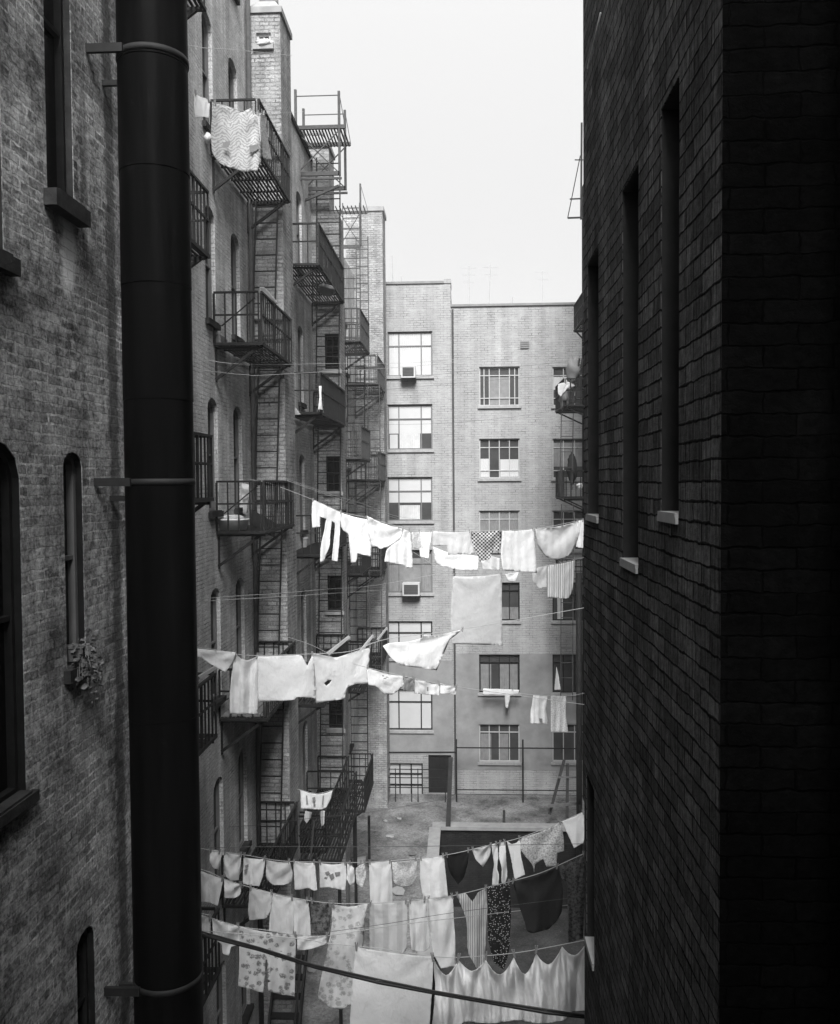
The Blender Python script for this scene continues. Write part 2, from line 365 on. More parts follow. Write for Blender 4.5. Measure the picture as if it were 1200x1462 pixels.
# ------------------------------------------------------------------ near left building
XL = -2.64
nl = thing('brick_building', 'sooty near brick wall with narrow arched windows behind the black vent pipe', 'building', (XL, 4, ZP))
plL = Plane('X', XL, -1); ZLT = 5.0
def yz(px, py): return plL.uv(px, py)
hs = []
u0, u1 = yz(66, 200)[0], yz(104, 200)[0]; hs.append(rect(u0, u1, yz(80, 280)[1], 4.2))
u1 = yz(4, 300)[0]; hs.append(rect(u1 - .5, u1, yz(8, 368)[1], 4.0))
u0, u1 = yz(92, 760)[0], yz(119, 760)[0]; hs.append(arch(u0, u1, yz(106, 950)[1], yz(101, 645)[1], .1))
u1 = yz(33, 900)[0]; hs.append(arch(u1 - .62, u1, yz(25, 1140)[1], yz(18, 628)[1], .22))
u0, u1 = yz(110, 1400)[0], yz(136, 1400)[0]; hs.append(arch(u0, u1, -4.2, yz(124, 1324)[1], .1))
mb = MB(); panel(mb, plL, rect(-.6, 7.6, ZP, ZLT), hs, .11)
mb.quad((XL, 7.6, ZP), (-9, 7.6, ZP), (-9, 7.6, ZLT), (XL, 7.6, ZLT)); mb.quad((XL, -.6, ZLT), (XL, 7.6, ZLT), (-9, 7.6, ZLT), (-9, -.6, ZLT))
mb.quad((-9, -.6, ZP), (-9, 7.6, ZP), (-9, 7.6, ZLT), (-9, -.6, ZLT)); mb.quad((-9, -.6, ZP), (XL, -.6, ZP), (XL, -.6, ZLT), (-9, -.6, ZLT))
mb.build('wall', M['brick_near'], nl)
for k, h in enumerate(hs):
    sash(nl, plL, h, .10, M['frame_dark'] if k != 2 else M['frame_grey'], M['glass'], M['stone_dark'] if k < 4 else None, (), (.5,), .035, sill_out=(.09, .07, .05, .05, .05)[k], sill_h=(.11, .1, .09, .07, .1)[k], shade_liner=M['stone_dark'] if k < 2 else M['frame_dark'])

# ------------------------------------------------------------------ near right building (and unseen walls behind the camera, shaped to block light)
cr = at(1030, 690, 2.47); XR = cr.x; yEnd = atX(834, 690, XR).y
nr = thing('brick_building', 'dark near brick wall with three slot windows along the right side', 'building', (XR, 3.5, ZP))
plR = Plane('X', XR, 1); ZRT = 4.6
hs = []
def slot(xa, xb, ytop, ysill, ym):
    a = plR.uv(xa, ym)[0]; b = plR.uv(xb, ym)[0]; return rect(min(a, b), max(a, b), plR.uv((xa + xb) / 2, ysill)[1], plR.uv((xa + xb) / 2, ytop)[1])
hs.append(slot(944, 970, 132, 737, 450)); hs.append(slot(889, 912, 252, 806, 450)); hs.append(slot(839, 855, 365, 739, 450))
a = plR.uv(838, 1380)[0]; b = plR.uv(849, 1380)[0]; hs.append(rect(min(a, b), max(a, b), plR.uv(845, 1366)[1], plR.uv(845, 1120)[1]))
mb = MB(); panel(mb, plR, rect(cr.y, yEnd, ZP, ZRT), hs, .14)
mb.quad((XR, yEnd, ZP), (9, yEnd, ZP), (9, yEnd, ZRT), (XR, yEnd, ZRT))
mb.quad((XR, cr.y, ZRT), (XR, yEnd, ZRT), (9, yEnd, ZRT), (9, cr.y, ZRT)); mb.quad((9, cr.y, ZP), (9, yEnd, ZP), (9, yEnd, ZRT), (9, cr.y, ZRT))
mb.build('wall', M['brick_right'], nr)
rt = MB(); rt.quad((XR, cr.y, ZP), (9, cr.y, ZP), (9, cr.y, ZRT), (XR, cr.y, ZRT)); rt.build('return_wall', M['brick_shaded'], nr)
bk = MB(); bk.box((-1.0, -.9, ZP), (XR - .003, -.62, 1.8)); bk.box((XL + .003, -.9, ZP), (-1.003, -.62, 6.5)); bk.box((XR + .2, -.62, ZP), (9, 1.85, 6.5)); bk.box((XR, -.62, ZP), (XR + .197, -.3, 6.5)); bk.box((4.4, 1.853, ZP), (4.7, cr.y - .003, ZRT))  # unseen rear wall, stepped and boxed out to shade the near brick faces
bk.build('rear_wall_blockers', M['brick_right'], nr)
for k, h in enumerate(hs):
    w = sash(nr, plR, h, .13, M['iron'], M['glass'], None, (), (.5,), .03, shade_liner=M['iron'])
    u0, u1, v0, v1 = bounds(h)
    s_ = MB(); s_.box(plR.pt(u0 - .005, v0 - .022, -.012), plR.pt(u1 + .005, v0 - .002, -.002)); s_.box(plR.pt(u0 + .004, v0 - .002, -.012), plR.pt(u1 - .004, v0 + .014, .085)); s_.build('sill', M['stone_white'], w)

# ------------------------------------------------------------------ vent pipe
pc = at(228.5, 690, 6.4); rp = 48.5 * 6.4 / F
vp = thing('vent_pipe', 'fat black vent pipe strapped to the near left wall', 'vent pipe', (pc.x, pc.y, ZP))
mb = MB(); zs = [ZP, -8.9, -6.5, -4.1, -1.72, .62, 1.45, 2.27, 3.05, 5.4, 7.0]
for i in range(len(zs) - 1): mb.lathe((pc.x, pc.y, 0), [(rp + .003, zs[i] + .004), (rp + .001 * (i % 2), zs[i + 1] - .004)], 48)
for z in zs[1:-1]: mb.lathe((pc.x, pc.y, 0), [(rp - .004, z - .0038), (rp - .004, z + .0038)], 48)
mb.build('pipe', M['pipe'], vp, True).modifiers.new('edges', 'EDGE_SPLIT').split_angle = R(40)
for zz in (at(228, 88, 6.4).z, at(228, 688, 6.4).z, at(228, 1392, 6.4).z):
    mb = MB(); mb.lathe((pc.x, pc.y, zz), [(rp + .002, -.022), (rp + .009, -.02), (rp + .009, .02), (rp + .002, .022)], 40)
    bd = mb.build('strap', M['iron'], vp, True)
    mb = MB(); mb.bar((XL + .002, pc.y - rp * .9, zz), (pc.x - rp * .55, pc.y - rp * .9, zz), .03, .06); mb.build('bracket', M['iron'], bd)
    mb = MB(); mb.bar((XL + .002, pc.y + .05, zz - .12), (pc.x - rp + .01, pc.y + .05, zz - .12), .03, .04); mb.build('bracket', M['iron'], bd)
# ------------------------------------------------------------------ plant in the near left window
q = yz(106, 945)
pp = thing('potted_plant', 'trailing potted plant on the narrow near left window sill', 'plant', (XL + .02, q[0], q[1]))
mb = MB(); mb.lathe((XL + .0, q[0] - .02, q[1] + .012), [(.035, 0), (.05, .09), (.056, .09), (.056, .105), (.045, .105)], 14); mb.build('pot', M['clay'], pp)
mb = MB(); st = MB()
for i in range(190):
    a = random.uniform(-1, 1); dz = random.gauss(0, .085); ox = random.uniform(.0, .15)
    c = Vector((XL + .02 + ox, q[0] - .02 + a * .07 + random.uniform(-.03, .06), q[1] + .03 + dz - ox * .5))
    r = random.uniform(.007, .02); t = Vector((random.gauss(0, 1), random.gauss(0, 1), random.gauss(0, 1))).normalized(); s2 = t.orthogonal().normalized(); t2 = t.cross(s2)
    mb.quad(*[c + s2 * (r * math.cos(k) * 1.4) + t2 * (r * math.sin(k)) + t * (.004 * math.cos(2 * k)) for k in [j * math.pi / 3 for j in range(6)]])
for i in range(14):
    e = Vector((XL + random.uniform(.03, .16), q[0] + random.uniform(-.1, .08), q[1] + random.uniform(-.16, .12)))
    st.tube([(XL, q[0] - .02, q[1] + .1), ((XL + e.x) / 2 + .03, (q[0] + e.y) / 2, max(q[1] + .1, e.z) + .02), e], .003, 4)
mb.build('leaves', M['leaf'], pp); st.build('stems', M['wood_grey'], pp)

# ------------------------------------------------------------------ left tenement
XA, XB = -4.28, -3.95
FL1 = [5.72, 2.46, -.80, -4.08, -7.4]      # floor levels, first section
FL2 = [4.85, 1.60, -1.55, -4.9, -8.2]            # second section
dF1, dF2, dF3 = 17.7, 23.3, 32.5
xF1 = at(406, 500, dF1).x; xF2 = at(488, 690, dF2).x; xF3 = at(550.5, 800, dF3).x; xT2 = at(470, 250, dF2).x
tn = thing('tenement_building', 'old brick tenement with stepped piers and fire escapes down the left side', 'building', (XA - 1, 18, ZG))
plA, plB, plC = Plane('X', XA, -1), Plane('X', XB, -1), Plane('X', XB, -1)
pF1, pF2, pF3 = Plane('Y', dF1, 1), Plane('Y', dF2, 1), Plane('Y', dF3, 1)
hA = []
for f in [8.98] + FL1 + [-10.7]:
    for a, b in ((14.62, 15.22), (16.28, 16.92)): hA.append(arch(a, b, f + .35, min(f + 2.3, 10.3), .2))
mb = MB(); panel(mb, plA, rect(7.6, dF1, ZP, 10.6), hA, .13)
hB = []
for f in FL2 + [-11.4]:
    for a, b in ((19.35, 19.95), (21.15, 21.85)): hB.append(arch(a, b, f + .4, f + 2.3, .18))
zB = 8.55; zT = 9.45; zC = 7.7; zF2 = 7.16; zT2 = 8.9; zF3 = 10.06
panel(mb, plB, rect(18.75, dF2, ZP, zB), hB, .13)
hC = []
for f in (4.0, .75, -2.5, -5.8, -9.0): hC.append(arch(25.0, 25.7, f + .4, f + 2.2, .18)); hC.append(arch(29.9, 30.6, f - .2, f + 1.6, .18))
panel(mb, plC, rect(dF2 + .9, dF3, ZP, zC), hC, .13)
mb.quad((XA, 7.6, 10.6), (XA, dF1, 10.6), (-14, dF1, 10.6), (-14, 7.6, 10.6)); mb.quad((-14, dF1, zB), (-14, dF1, 10.6), (XA, dF1, 10.6), (XA, dF1, zB))
mb.quad((XA, 7.6, ZP), (-9, 7.6, ZP), (-9, 7.6, 10.6), (XA, 7.6, 10.6))
mb.quad((XB, dF1, zB), (XB, dF2 + .9, zB), (-14, dF2 + .9, zB), (-14, dF1, zB)); mb.quad((XB, dF2 + .9, zC), (XB, dF3, zC), (-14, dF3, zC), (-14, dF2 + .9, zC)); mb.quad((-14, dF2 + .9, zC), (XB, dF2 + .9, zC), (XB, dF2 + .9, zB), (-14, dF2 + .9, zB))
mb.quad((-14, 7.6, ZP), (-14, dF3, ZP), (-14, dF3, 10.6), (-14, 7.6, 10.6))
mb.build('wall', M['brick_ten'], tn)
# piers
mb = MB(); wn = [rect(at(366, 60, dF1).x, at(387, 60, dF1).x, at(380, 64, dF1).z, at(380, 46, dF1).z)]
panel(mb, pF1, rect(XA, xF1, ZP, zT), wn, .12)
mb.quad((xF1, dF1, ZP), (xF1, 18.75, ZP), (xF1, 18.75, zT), (xF1, dF1, zT)); mb.quad((XA, dF1, zT), (xF1, dF1, zT), (xF1, 18.75, zT), (XA, 18.75, zT)); mb.quad((XA, 18.75, ZP), (xF1, 18.75, ZP), (xF1, 18.75, zT), (XA, 18.75, zT))
p1 = mb.build('pier', M['brick_pier'], tn)
sash(tn, pF1, wn[0], .1, M['frame_pale'], M['curtain_grey'], M['stone'], (.5,), ())
wn = []
for f in (3.05, -.2, -3.4, -6.6): wn.append(rect(at(464, 500, dF2).x, at(485, 500, dF2).x, f, f + .95))
mb = MB(); panel(mb, pF2, [(XB, ZP), (xF2, ZP), (xF2, zF2), (xT2, zF2), (xT2, zT2), (XB, zT2)], wn, .12)
mb.quad((xF2, dF2, ZP), (xF2, dF2 + .9, ZP), (xF2, dF2 + .9, zF2), (xF2, dF2, zF2)); mb.quad((xT2, dF2, zF2), (xF2, dF2, zF2), (xF2, dF2 + .9, zF2), (xT2, dF2 + .9, zF2))
mb.quad((xT2, dF2, zF2), (xT2, dF2 + .9, zF2), (xT2, dF2 + .9, zT2), (xT2, dF2, zT2)); mb.quad((XB - .35, dF2, zT2), (xT2, dF2, zT2), (xT2, dF2 + .9, zT2), (XB - .35, dF2 + .9, zT2)); mb.quad((XB - .35, dF2, zB), (XB, dF2, zB), (XB, dF2, zT2), (XB - .35, dF2, zT2))
mb.quad((XB - .35, dF2 + .9, ZP), (xF2, dF2 + .9, ZP), (xF2, dF2 + .9, zF2), (XB - .35, dF2 + .9, zF2)); mb.quad((XB - .35, dF2 + .9, zF2), (xT2, dF2 + .9, zF2), (xT2, dF2 + .9, zT2), (XB - .35, dF2 + .9, zT2))
mb.build('pier', M['brick_pier'], tn)
for h in wn: sash(tn, pF2, h, .1, M['frame_dark'], M['glass'], M['stone'], (.5,), (.5,))
mb = MB(); mb.box((XB - .3, dF3, ZP), (xF3, dF3 + 1.2, zF3)); mb.build('pier', M['brick_pier'], tn)
cp = MB(); cp.box((XB - .32, dF3 - .05, zF3 + .003), (xF3 + .05, dF3 + 1.25, zF3 + .16)); cp.build('coping', M['coping_tile'], tn)
cp = MB(); cp.box((XB - .3, 18.76, zB + .003), (XB + .05, dF2 - .003, zB + .10)); cp.build('coping', M['stone_dark'], tn)
# stepped caps on the first two piers
for (xa, xb, y0, y1, z) in ((XA + .02, xF1, dF1, 18.75, zT), (XB - .35, xT2, dF2, dF2 + .9, zT2)):
    mb = MB(); mb.box((xa, y0 - .04, z + .003), (xb + .04, y1 + .04, z + .12))
    xm = (xa + xb) / 2; ym = (y0 + y1) / 2; w = (xb - xa) / 2
    n0 = len(mb.v); mb.v += [Vector(p) for p in ((xa, y0, z + .12), (xb, y0, z + .12), (xb, y1, z + .12), (xa, y1, z + .12), (xm - w * .5, ym - .2, z + .42), (xm + w * .5, ym - .2, z + .42), (xm + w * .5, ym + .2, z + .42), (xm - w * .5, ym + .2, z + .42))]
    for qd in ((0, 1, 5, 4), (1, 2, 6, 5), (2, 3, 7, 6), (3, 0, 4, 7), (4, 5, 6, 7)): mb.f.append(tuple(n0 + i for i in qd))
    mb.lathe((xm, ym, z + .42), [(w * .55, .003), (w * .6, .05), (w * .6, .12), (w * .4, .2), (w * .1, .24)], 14)
    mb.build('cap', M['coping_tile'], tn)
for k, h in enumerate(hA): sash(tn, plA, h, .12, M['frame_grey'], M['glass'], M['stone_dark'], (), (.5,))
for k, h in enumerate(hB): sash(tn, plB, h, .12, M['frame_grey'], M['glass'], M['stone_dark'], (), (.5,))
for k, h in enumerate(hC): sash(tn, plC, h, .12, M['frame_grey'], M['glass'], M['stone_dark'], (), (.5,))
dp = MB(); dp.tube([(XA + .07, dF1 - .12, ZG), (XA + .07, dF1 - .12, 12.2)], .05, 8); dp.build('downpipe', M['iron_grey'], tn, True)

# ------------------------------------------------------------------ fire escapes
def balcony(parent, xw, xf, y0, y1, z, mat, rh=.86, brackets=True, end_near=True, end_far=True, step=.16, slat=.065, drop=.62):
    sg = 1 if xf > xw else -1
    fl = MB(); e = .05
    fl.box((xw + sg * .01, y0, z - .05), (xf, y0 + e, z)); fl.box((xw + sg * .01, y1 - e, z - .05), (xf, y1, z)); fl.box((xf - sg * e, y0 + e, z - .052), (xf, y1 - e, z - .002))
    n = int(abs(xf - xw) / slat)
    for i in range(n):
        x = xw + (xf - xw) * (i + .5) / n; fl.box((x - .018, y0 + e, z - .022), (x + .018, y1 - e, z - .006))
    for k in range(1, 4):
        y = y0 + (y1 - y0) * k / 4; fl.box((xw + sg * .01, y - .025, z - .048), (xf - sg * e, y + .025, z - .024))
    b = fl.build('balcony', mat, parent)
    r = MB(); t = .022
    def run(a, c):
        L = (Vector(c) - Vector(a)).length; m = max(1, int(L / step))
        r.bar(Vector(a) + Vector((0, 0, rh)), Vector(c) + Vector((0, 0, rh)), .04, .035); r.bar(Vector(a) + Vector((0, 0, rh * .55)), Vector(c) + Vector((0, 0, rh * .55)), .022, .03)
        for i in range(m + 1):
            q = Vector(a).lerp(Vector(c), i / m); r.bar(q + Vector((random.uniform(-.006, .006), random.uniform(-.006, .006), .002)), q + Vector((0, 0, rh - .018)), t if i % 6 else .034)
    xo = xf - sg * .02
    run((xo, y0 + .02, z), (xo, y1 - .02, z))
    if end_near: run((xw + sg * .02, y0 + .02, z), (xo - sg * .05, y0 + .02, z))
    if end_far: run((xw + sg * .02, y1 - .02, z), (xo - sg * .05, y1 - .02, z))
    r.build('railing', mat, b)
    if brackets:
        for y in (y0 + .12, y1 - .12):
            k = MB(); k.bar((xw + sg * .01, y, z - drop), (xf - sg * .08, y, z - .06), .05, .05); k.bar((xw + sg * .01, y, z - .075), (xf - sg * .02, y, z - .075), .04, .045); k.bar((xw + sg * .02, y, z - drop - .05), (xw + sg * .02, y, z - .1), .03, .04)
            k.build('bracket', mat, b)
    return b
def ladder(parent, a0, a1, b0, b1, mat, step=.31, t=.04, name='ladder'):
    """stiles a0->a1 and b0->b1"""
    m = MB(); a0, a1, b0, b1 = map(Vector, (a0, a1, b0, b1))
    m.bar(a0, a1, t * .7, t); m.bar(b0, b1, t * .7, t); n = int((a1 - a0).length / step)
    for i in range(n): m.bar(a0.lerp(a1, (i + .5) / n), b0.lerp(b1, (i + .5) / n), .024)
    return m.build(name, mat, parent)

# (0) right behind the vent pipe
x0 = at(300, 330, 11.9).x
f0 = thing('fire_escape', 'iron fire escape half hidden right behind the black vent pipe', 'fire escape', (XA, 10.7, -10.1), 'fire escapes on the left tenement')
for z in (6.45, 3.14, -.17, -3.45, -6.75): balcony(f0, XA, x0, 9.3, 11.9, z, M['iron'], .84)
ladder(f0, (x0 - .55, 9.6, -6.7), (x0 - .55, 11.4, -3.5), (x0 - .2, 9.6, -6.7), (x0 - .2, 11.4, -3.5), M['iron'])
# (1) nearest complete stack
xf = at(375, 485, 15).x
f1 = thing('fire_escape', 'nearest full fire escape stack of iron balconies, one draped with a zigzag dress', 'fire escape', (XA, 16.4, -11), 'fire escapes on the left tenement')
B1 = [balcony(f1, XA, xf, 15.0, 17.68, z, M['iron']) for z in FL1]
for i in range(len(FL1) - 1):
    zt, zb = FL1[i], FL1[i + 1]
    xa, xb = xF1 - .52, xF1 - .06
    ladder(f1, (xa - .04, 17.25, zb), (xa + .02, 17.55, zt), (xb - .06, 17.25, zb), (xb, 17.55, zt), M['iron'])
    m = MB(); m.bar((XA + .12, 15.12, zb + .3), (xf - .15, 15.12, zb + .78), .02); m.build('stay', M['iron'], f1)
# (2)
xf2 = at(459, 587, 19.2).x
f2 = thing('fire_escape', 'middle fire escape stack against the second brick pier', 'fire escape', (XB, 21, -11), 'fire escapes on the left tenement')
for z in FL2: balcony(f2, XB, xf2, 19.2, dF2 - .03, z, M['iron'], step=.16 if z > -6 else .4)
for i in range(len(FL2) - 1):
    xa, xb = at(456, 640, dF2).x, at(488, 640, dF2).x
    ladder(f2, (xa, dF2 - .5, FL2[i + 1]), (xa, dF2 - .12, FL2[i]), (xb, dF2 - .5, FL2[i + 1]), (xb, dF2 - .12, FL2[i]), M['iron'], .27)
xa, xb = at(455, 400, dF2).x, at(488, 400, dF2).x
ladder(f2, (xa, dF2 - .3, FL2[0]), (xa, dF2 - .1, 8.6), (xb, dF2 - .3, FL2[0]), (xb, dF2 - .1, 8.6), M['iron'], .3)
# its rooftop landing
dG = 22.9
def G(px, py, d=dG): return at(px, py, d)
lz = G(470, 206).z; lo = G(470, 269).z; xl = G(434, 206).x; xr = G(493, 206).x; xe = G(501, 206).x
m = MB()
for d_ in (dG, dG - 1.1):
    for x, zt in ((xl, G(434, 155).z), (xr, G(491, 157).z)): m.bar((x, d_, lo - .05), (x, d_, zt), .06, .06)
    m.bar((xl, d_, lz), (xe, d_, lz), .07, .09); m.bar((xl, d_, lo), (xr, d_, lo), .06, .1); m.bar((xl, d_, lo - .12), (xr + .05, d_, lo - .12), .05, .05)
    m.bar((xl, d_, lz - .08), (xr, d_, lo), .025); m.bar((xl, d_, lo), (xr, d_, lz - .08), .025)
    m.bar((xr, d_, G(491, 157).z), (xe, d_, lz), .018); m.bar((xl, d_, G(470, 163).z), (xr, d_, G(470, 163).z), .02)
for i in range(16):
    x = xl + (xe - xl) * (i + .5) / 16; m.bar((x, dG - 1.1, lz - .05), (x, dG, lz - .05), .03, .04)
m.bar((xl - .02, dG - .5, lo - .5), (xr - .1, dG - .5, lo - .1), .06)
m.build('roof_landing', M['iron_grey'], f2)
# (3)
xf3 = at(515, 483, 24.25).x
f3 = thing('fire_escape', 'slim fire escape stack in the recess beyond the second brick pier', 'fire escape', (XB, 25.4, -11), 'fire escapes on the left tenement')
for z in (4.0, .75, -2.5, -5.8, -9.2): balcony(f3, XB, xf3, 24.25, 26.7, z, M['iron_grey'] if z > 0 else M['iron'], drop=.8)
zz = (4.0, .75, -2.5, -5.8, -9.2)
xa, xb = at(497, 600, 26.9).x, at(521, 600, 26.9).x
for i in range(4): ladder(f3, (xa, 26.85, zz[i + 1]), (xa, 26.95, zz[i]), (xb, 26.85, zz[i + 1]), (xb, 26.95, zz[i]), M['iron'], .25)
ladder(f3, (xa - .1, 26.85, 4.0), (xa - .1, 26.95, 8.6), (xb - .1, 26.85, 4.0), (xb - .1, 26.95, 8.6), M['iron_grey'], .3)
m = MB()
for px in (506, 527): m.bar(at(px, 1165, 27.4), (at(px, 1165, 27.4).x, 27.4, ZG), .08)
m.build('post', M['iron'], f3)
# (4)
xf4 = at(540, 545, 29.6).x
f4 = thing('fire_escape', 'farthest fire escape stack on the left, beside the pale apartment block', 'fire escape', (XB, 31, -11), 'fire escapes on the left tenement')
for z in (3.42, .17, -3.08, -6.3): balcony(f4, XB, xf4, 29.6, dF3 - .03, z, M['iron_grey'] if z > 0 else M['iron'], .92, drop=.8)
d5 = 31.6; m = MB(); zt = at(510, 303, d5).z; zl = at(510, 351, d5).z; xa = at(485, 303, d5).x; xb = at(515, 303, d5).x
for x, top in ((xb, at(515, 262, d5).z), (xa, zt)): m.bar((x, d5, zl), (x, d5, top), .06)
m.bar((xa - .3, d5, zt), (xb + .25, d5, zt), .07, .09); m.bar((xa, d5, zl), (xb, d5, zl), .06, .09); m.bar((xa, d5, zt), (xb, d5, zl), .022); m.bar((xa, d5, zl), (xb, d5, zt), .022); m.bar((xb, d5, at(515, 262, d5).z), (xb + .28, d5, zt), .018)
m.bar((xa, d5, (zl + zt) / 2), (xb, d5, (zl + zt) / 2), .02)
for i in range(10): x = xa - .3 + (xb - xa + .5) * i / 9; m.bar((x, d5 - .9, zt - .05), (x, d5, zt - .05), .03, .04)
m.build('roof_landing', M['iron_grey'], f4)
for i, (za, zb) in enumerate(((3.42, 8.3), (.17, 3.42), (-3.08, .17), (-6.3, -3.08))):
    xa, xb = at(524, 500, 29.3).x - (.35 if i == 0 else 0), at(541, 500, 29.3).x - (.35 if i == 0 else 0)
    ladder(f4, (xa, 29.4, za), (xa, 29.5, zb), (xb, 29.4, za), (xb, 29.5, zb), M['iron_grey'], .28)

# ------------------------------------------------------------------ low yard stair at the foot of the tenement
ys = thing('fire_stair', 'black iron yard stair and landing at the foot of the left tenement', 'stairs', (-3.3, 20, ZG))
b = balcony(ys, XB, at(487, 1180, 18.6).x, 18.6, 21.6, -8.15, M['iron'], .95, brackets=False, step=.42)
xa = at(487, 1180, 18.6).x
m = MB()
for x, y in ((xa - .05, 18.65), (xa - .05, 21.5), (XB + .3, 18.65)): m.bar((x, y, ZG), (x, y, -8.2), .07)
m.build('post', M['iron'], ys)
m = MB(); s0 = Vector((XB + .42, 18.55, -8.15)); s1 = Vector((XB + .42, 15.3, ZG + .02))
for sx in (-.3, .3): m.bar(s0 + Vector((sx, 0, 0)), s1 + Vector((sx, 0, 0)), .04, .18)
for i in range(15): q = s0.lerp(s1, (i + .5) / 15); m.box(q + Vector((-.28, -.1, -.015)), q + Vector((.28, .1, .015)))
m.bar(s0 + Vector((.3, 0, .9)), s1 + Vector((.3, 0, .9)), .04)
for t_ in (0, .33, .66, 1): q = s0.lerp(s1, t_) + Vector((.3, 0, 0)); m.bar(q, q + Vector((0, 0, .9)), .03)
m.build('stair_flight', M['iron'], ys)

# ------------------------------------------------------------------ far pale apartment block
dFar = 34.0
ap = thing('apartment_building', 'pale brick apartment block closing the far end of the court', 'building', (0, dFar, ZG))
pW = Plane('Y', dFar, 1)
def X(px, py=700): return at(px, py, dFar).x
def Zf(py, px=690): return at(px, py, dFar).z
xs = X(645.5); zl_ = Zf(405, 600); zr_ = Zf(436, 740)
wins = []     # (poly, kind, row)
for k, (t, bt) in enumerate(((473, 537), (577, 642), (681, 744), (785, 847), (887, 940), (984, 1043))): wins.append((rect(X(553.5, t), X(617.5, t), Zf(bt, 585), Zf(t, 585)), 'L', k))
wins.append((rect(X(555, 1110), X(604, 1110), Zf(1137, 575), Zf(1090, 575)), 'G', 0))
wins.append((rect(X(612, 1100), X(644.8, 1100), ZG + .02, Zf(1078, 630)), 'D', 0))
for k, (t, bt) in enumerate(((523, 579), (626, 683), (729, 786), (832, 887), (935, 990), (1035, 1089))):
    wins.append((rect(X(684.5, t), X(742.5, t), Zf(bt, 713), Zf(t, 713)), 'M', k)); wins.append((rect(X(789.5, t), X(838, t), Zf(bt, 810), Zf(t, 810)), 'R', k))
mb = MB()
panel(mb, pW, [(-4.6, ZG), (xs, ZG), (xs, zl_), (-4.6, zl_)], [w[0] for w in wins if w[1] in 'LGD'], .14)
pW2 = Plane('Y', dFar + .06, 1)
panel(mb, pW2, [(xs, ZG), (6.5, ZG), (6.5, zr_), (xs, zr_)], [w[0] for w in wins if w[1] in 'MR'], .14)
mb.quad((xs, dFar, ZG), (xs, dFar + .06, ZG), (xs, dFar + .06, zr_), (xs, dFar, zr_)); mb.quad((xs, dFar, zr_), (xs, 52, zr_), (xs, 52, zl_), (xs, dFar, zl_))
mb.quad((xs, dFar + .06, zr_ - .35), (6.5, dFar + .06, zr_ - .35), (6.5, 52, zr_ - .35), (xs, 52, zr_ - .35)); mb.quad((-4.6, dFar, zl_), (xs, dFar, zl_), (xs, 52, zl_), (-4.6, 52, zl_)); mb.quad((6.5, dFar + .06, ZG), (6.5, 52, ZG), (6.5, 52, zr_), (6.5, dFar + .06, zr_)); mb.quad((-4.6, dFar, ZG), (-4.6, 52, ZG), (-4.6, 52, zl_), (-4.6, dFar, zl_)); mb.quad((-4.6, 52, ZG), (6.5, 52, ZG), (6.5, 52, zr_), (-4.6, 52, zr_))
mb.build('wall', M['brick_far'], ap)
pR = Plane('Y', dFar + .055, 1); m = MB(); panel(m, pR, rect(xs + .12, 6.4, Zf(1100), Zf(934)), [w[0] for w in wins if w[1] in 'MR' and w[2] in (4, 5)], .004); m.build('cement_render', M['render'], ap)
pR = Plane('Y', dFar - .005, 1); m = MB(); panel(m, pR, rect(-4.5, xs - .01, Zf(1078, 600), Zf(944, 600)), [w[0] for w in wins if w[1] == 'L' and w[2] == 5] , .004); m.build('cement_render', M['render'], ap)
m = MB(); m.box((-4.6, dFar - .05, zl_ + .002), (X(634, 405), dFar + .25, zl_ + .09)); m.box((xs + .003, dFar + .0, zr_ + .002), (6.5, dFar + .3, zr_ + .09)); m.build('coping', M['coping'], ap)
m = MB(); m.box((X(634, 405), dFar - .03, zl_ + .002), (xs + .02, dFar + 1.3, zl_ + .16)); m.build('chimney', M['brick_far'], ap)
m = MB(); m.tube([(xs + .07, dFar - .0, ZG), (xs + .07, dFar - .0, zr_ - .1)], .035, 6); m.build('downpipe', M['iron_grey'], ap)
m = MB(); a = pW2.uv(743, 498); b_ = pW2.uv(756, 487); m.box(pW2.pt(a[0], a[1], -.03), pW2.pt(b_[0], b_[1], -.004))
for i in range(4): z = a[1] + (b_[1] - a[1]) * (i + .5) / 4; m.box(pW2.pt(a[0] + .02, z - .02, -.05), pW2.pt(b_[0] - .02, z + .02, -.03))
m.build('vent_grille', M['coping'], ap)
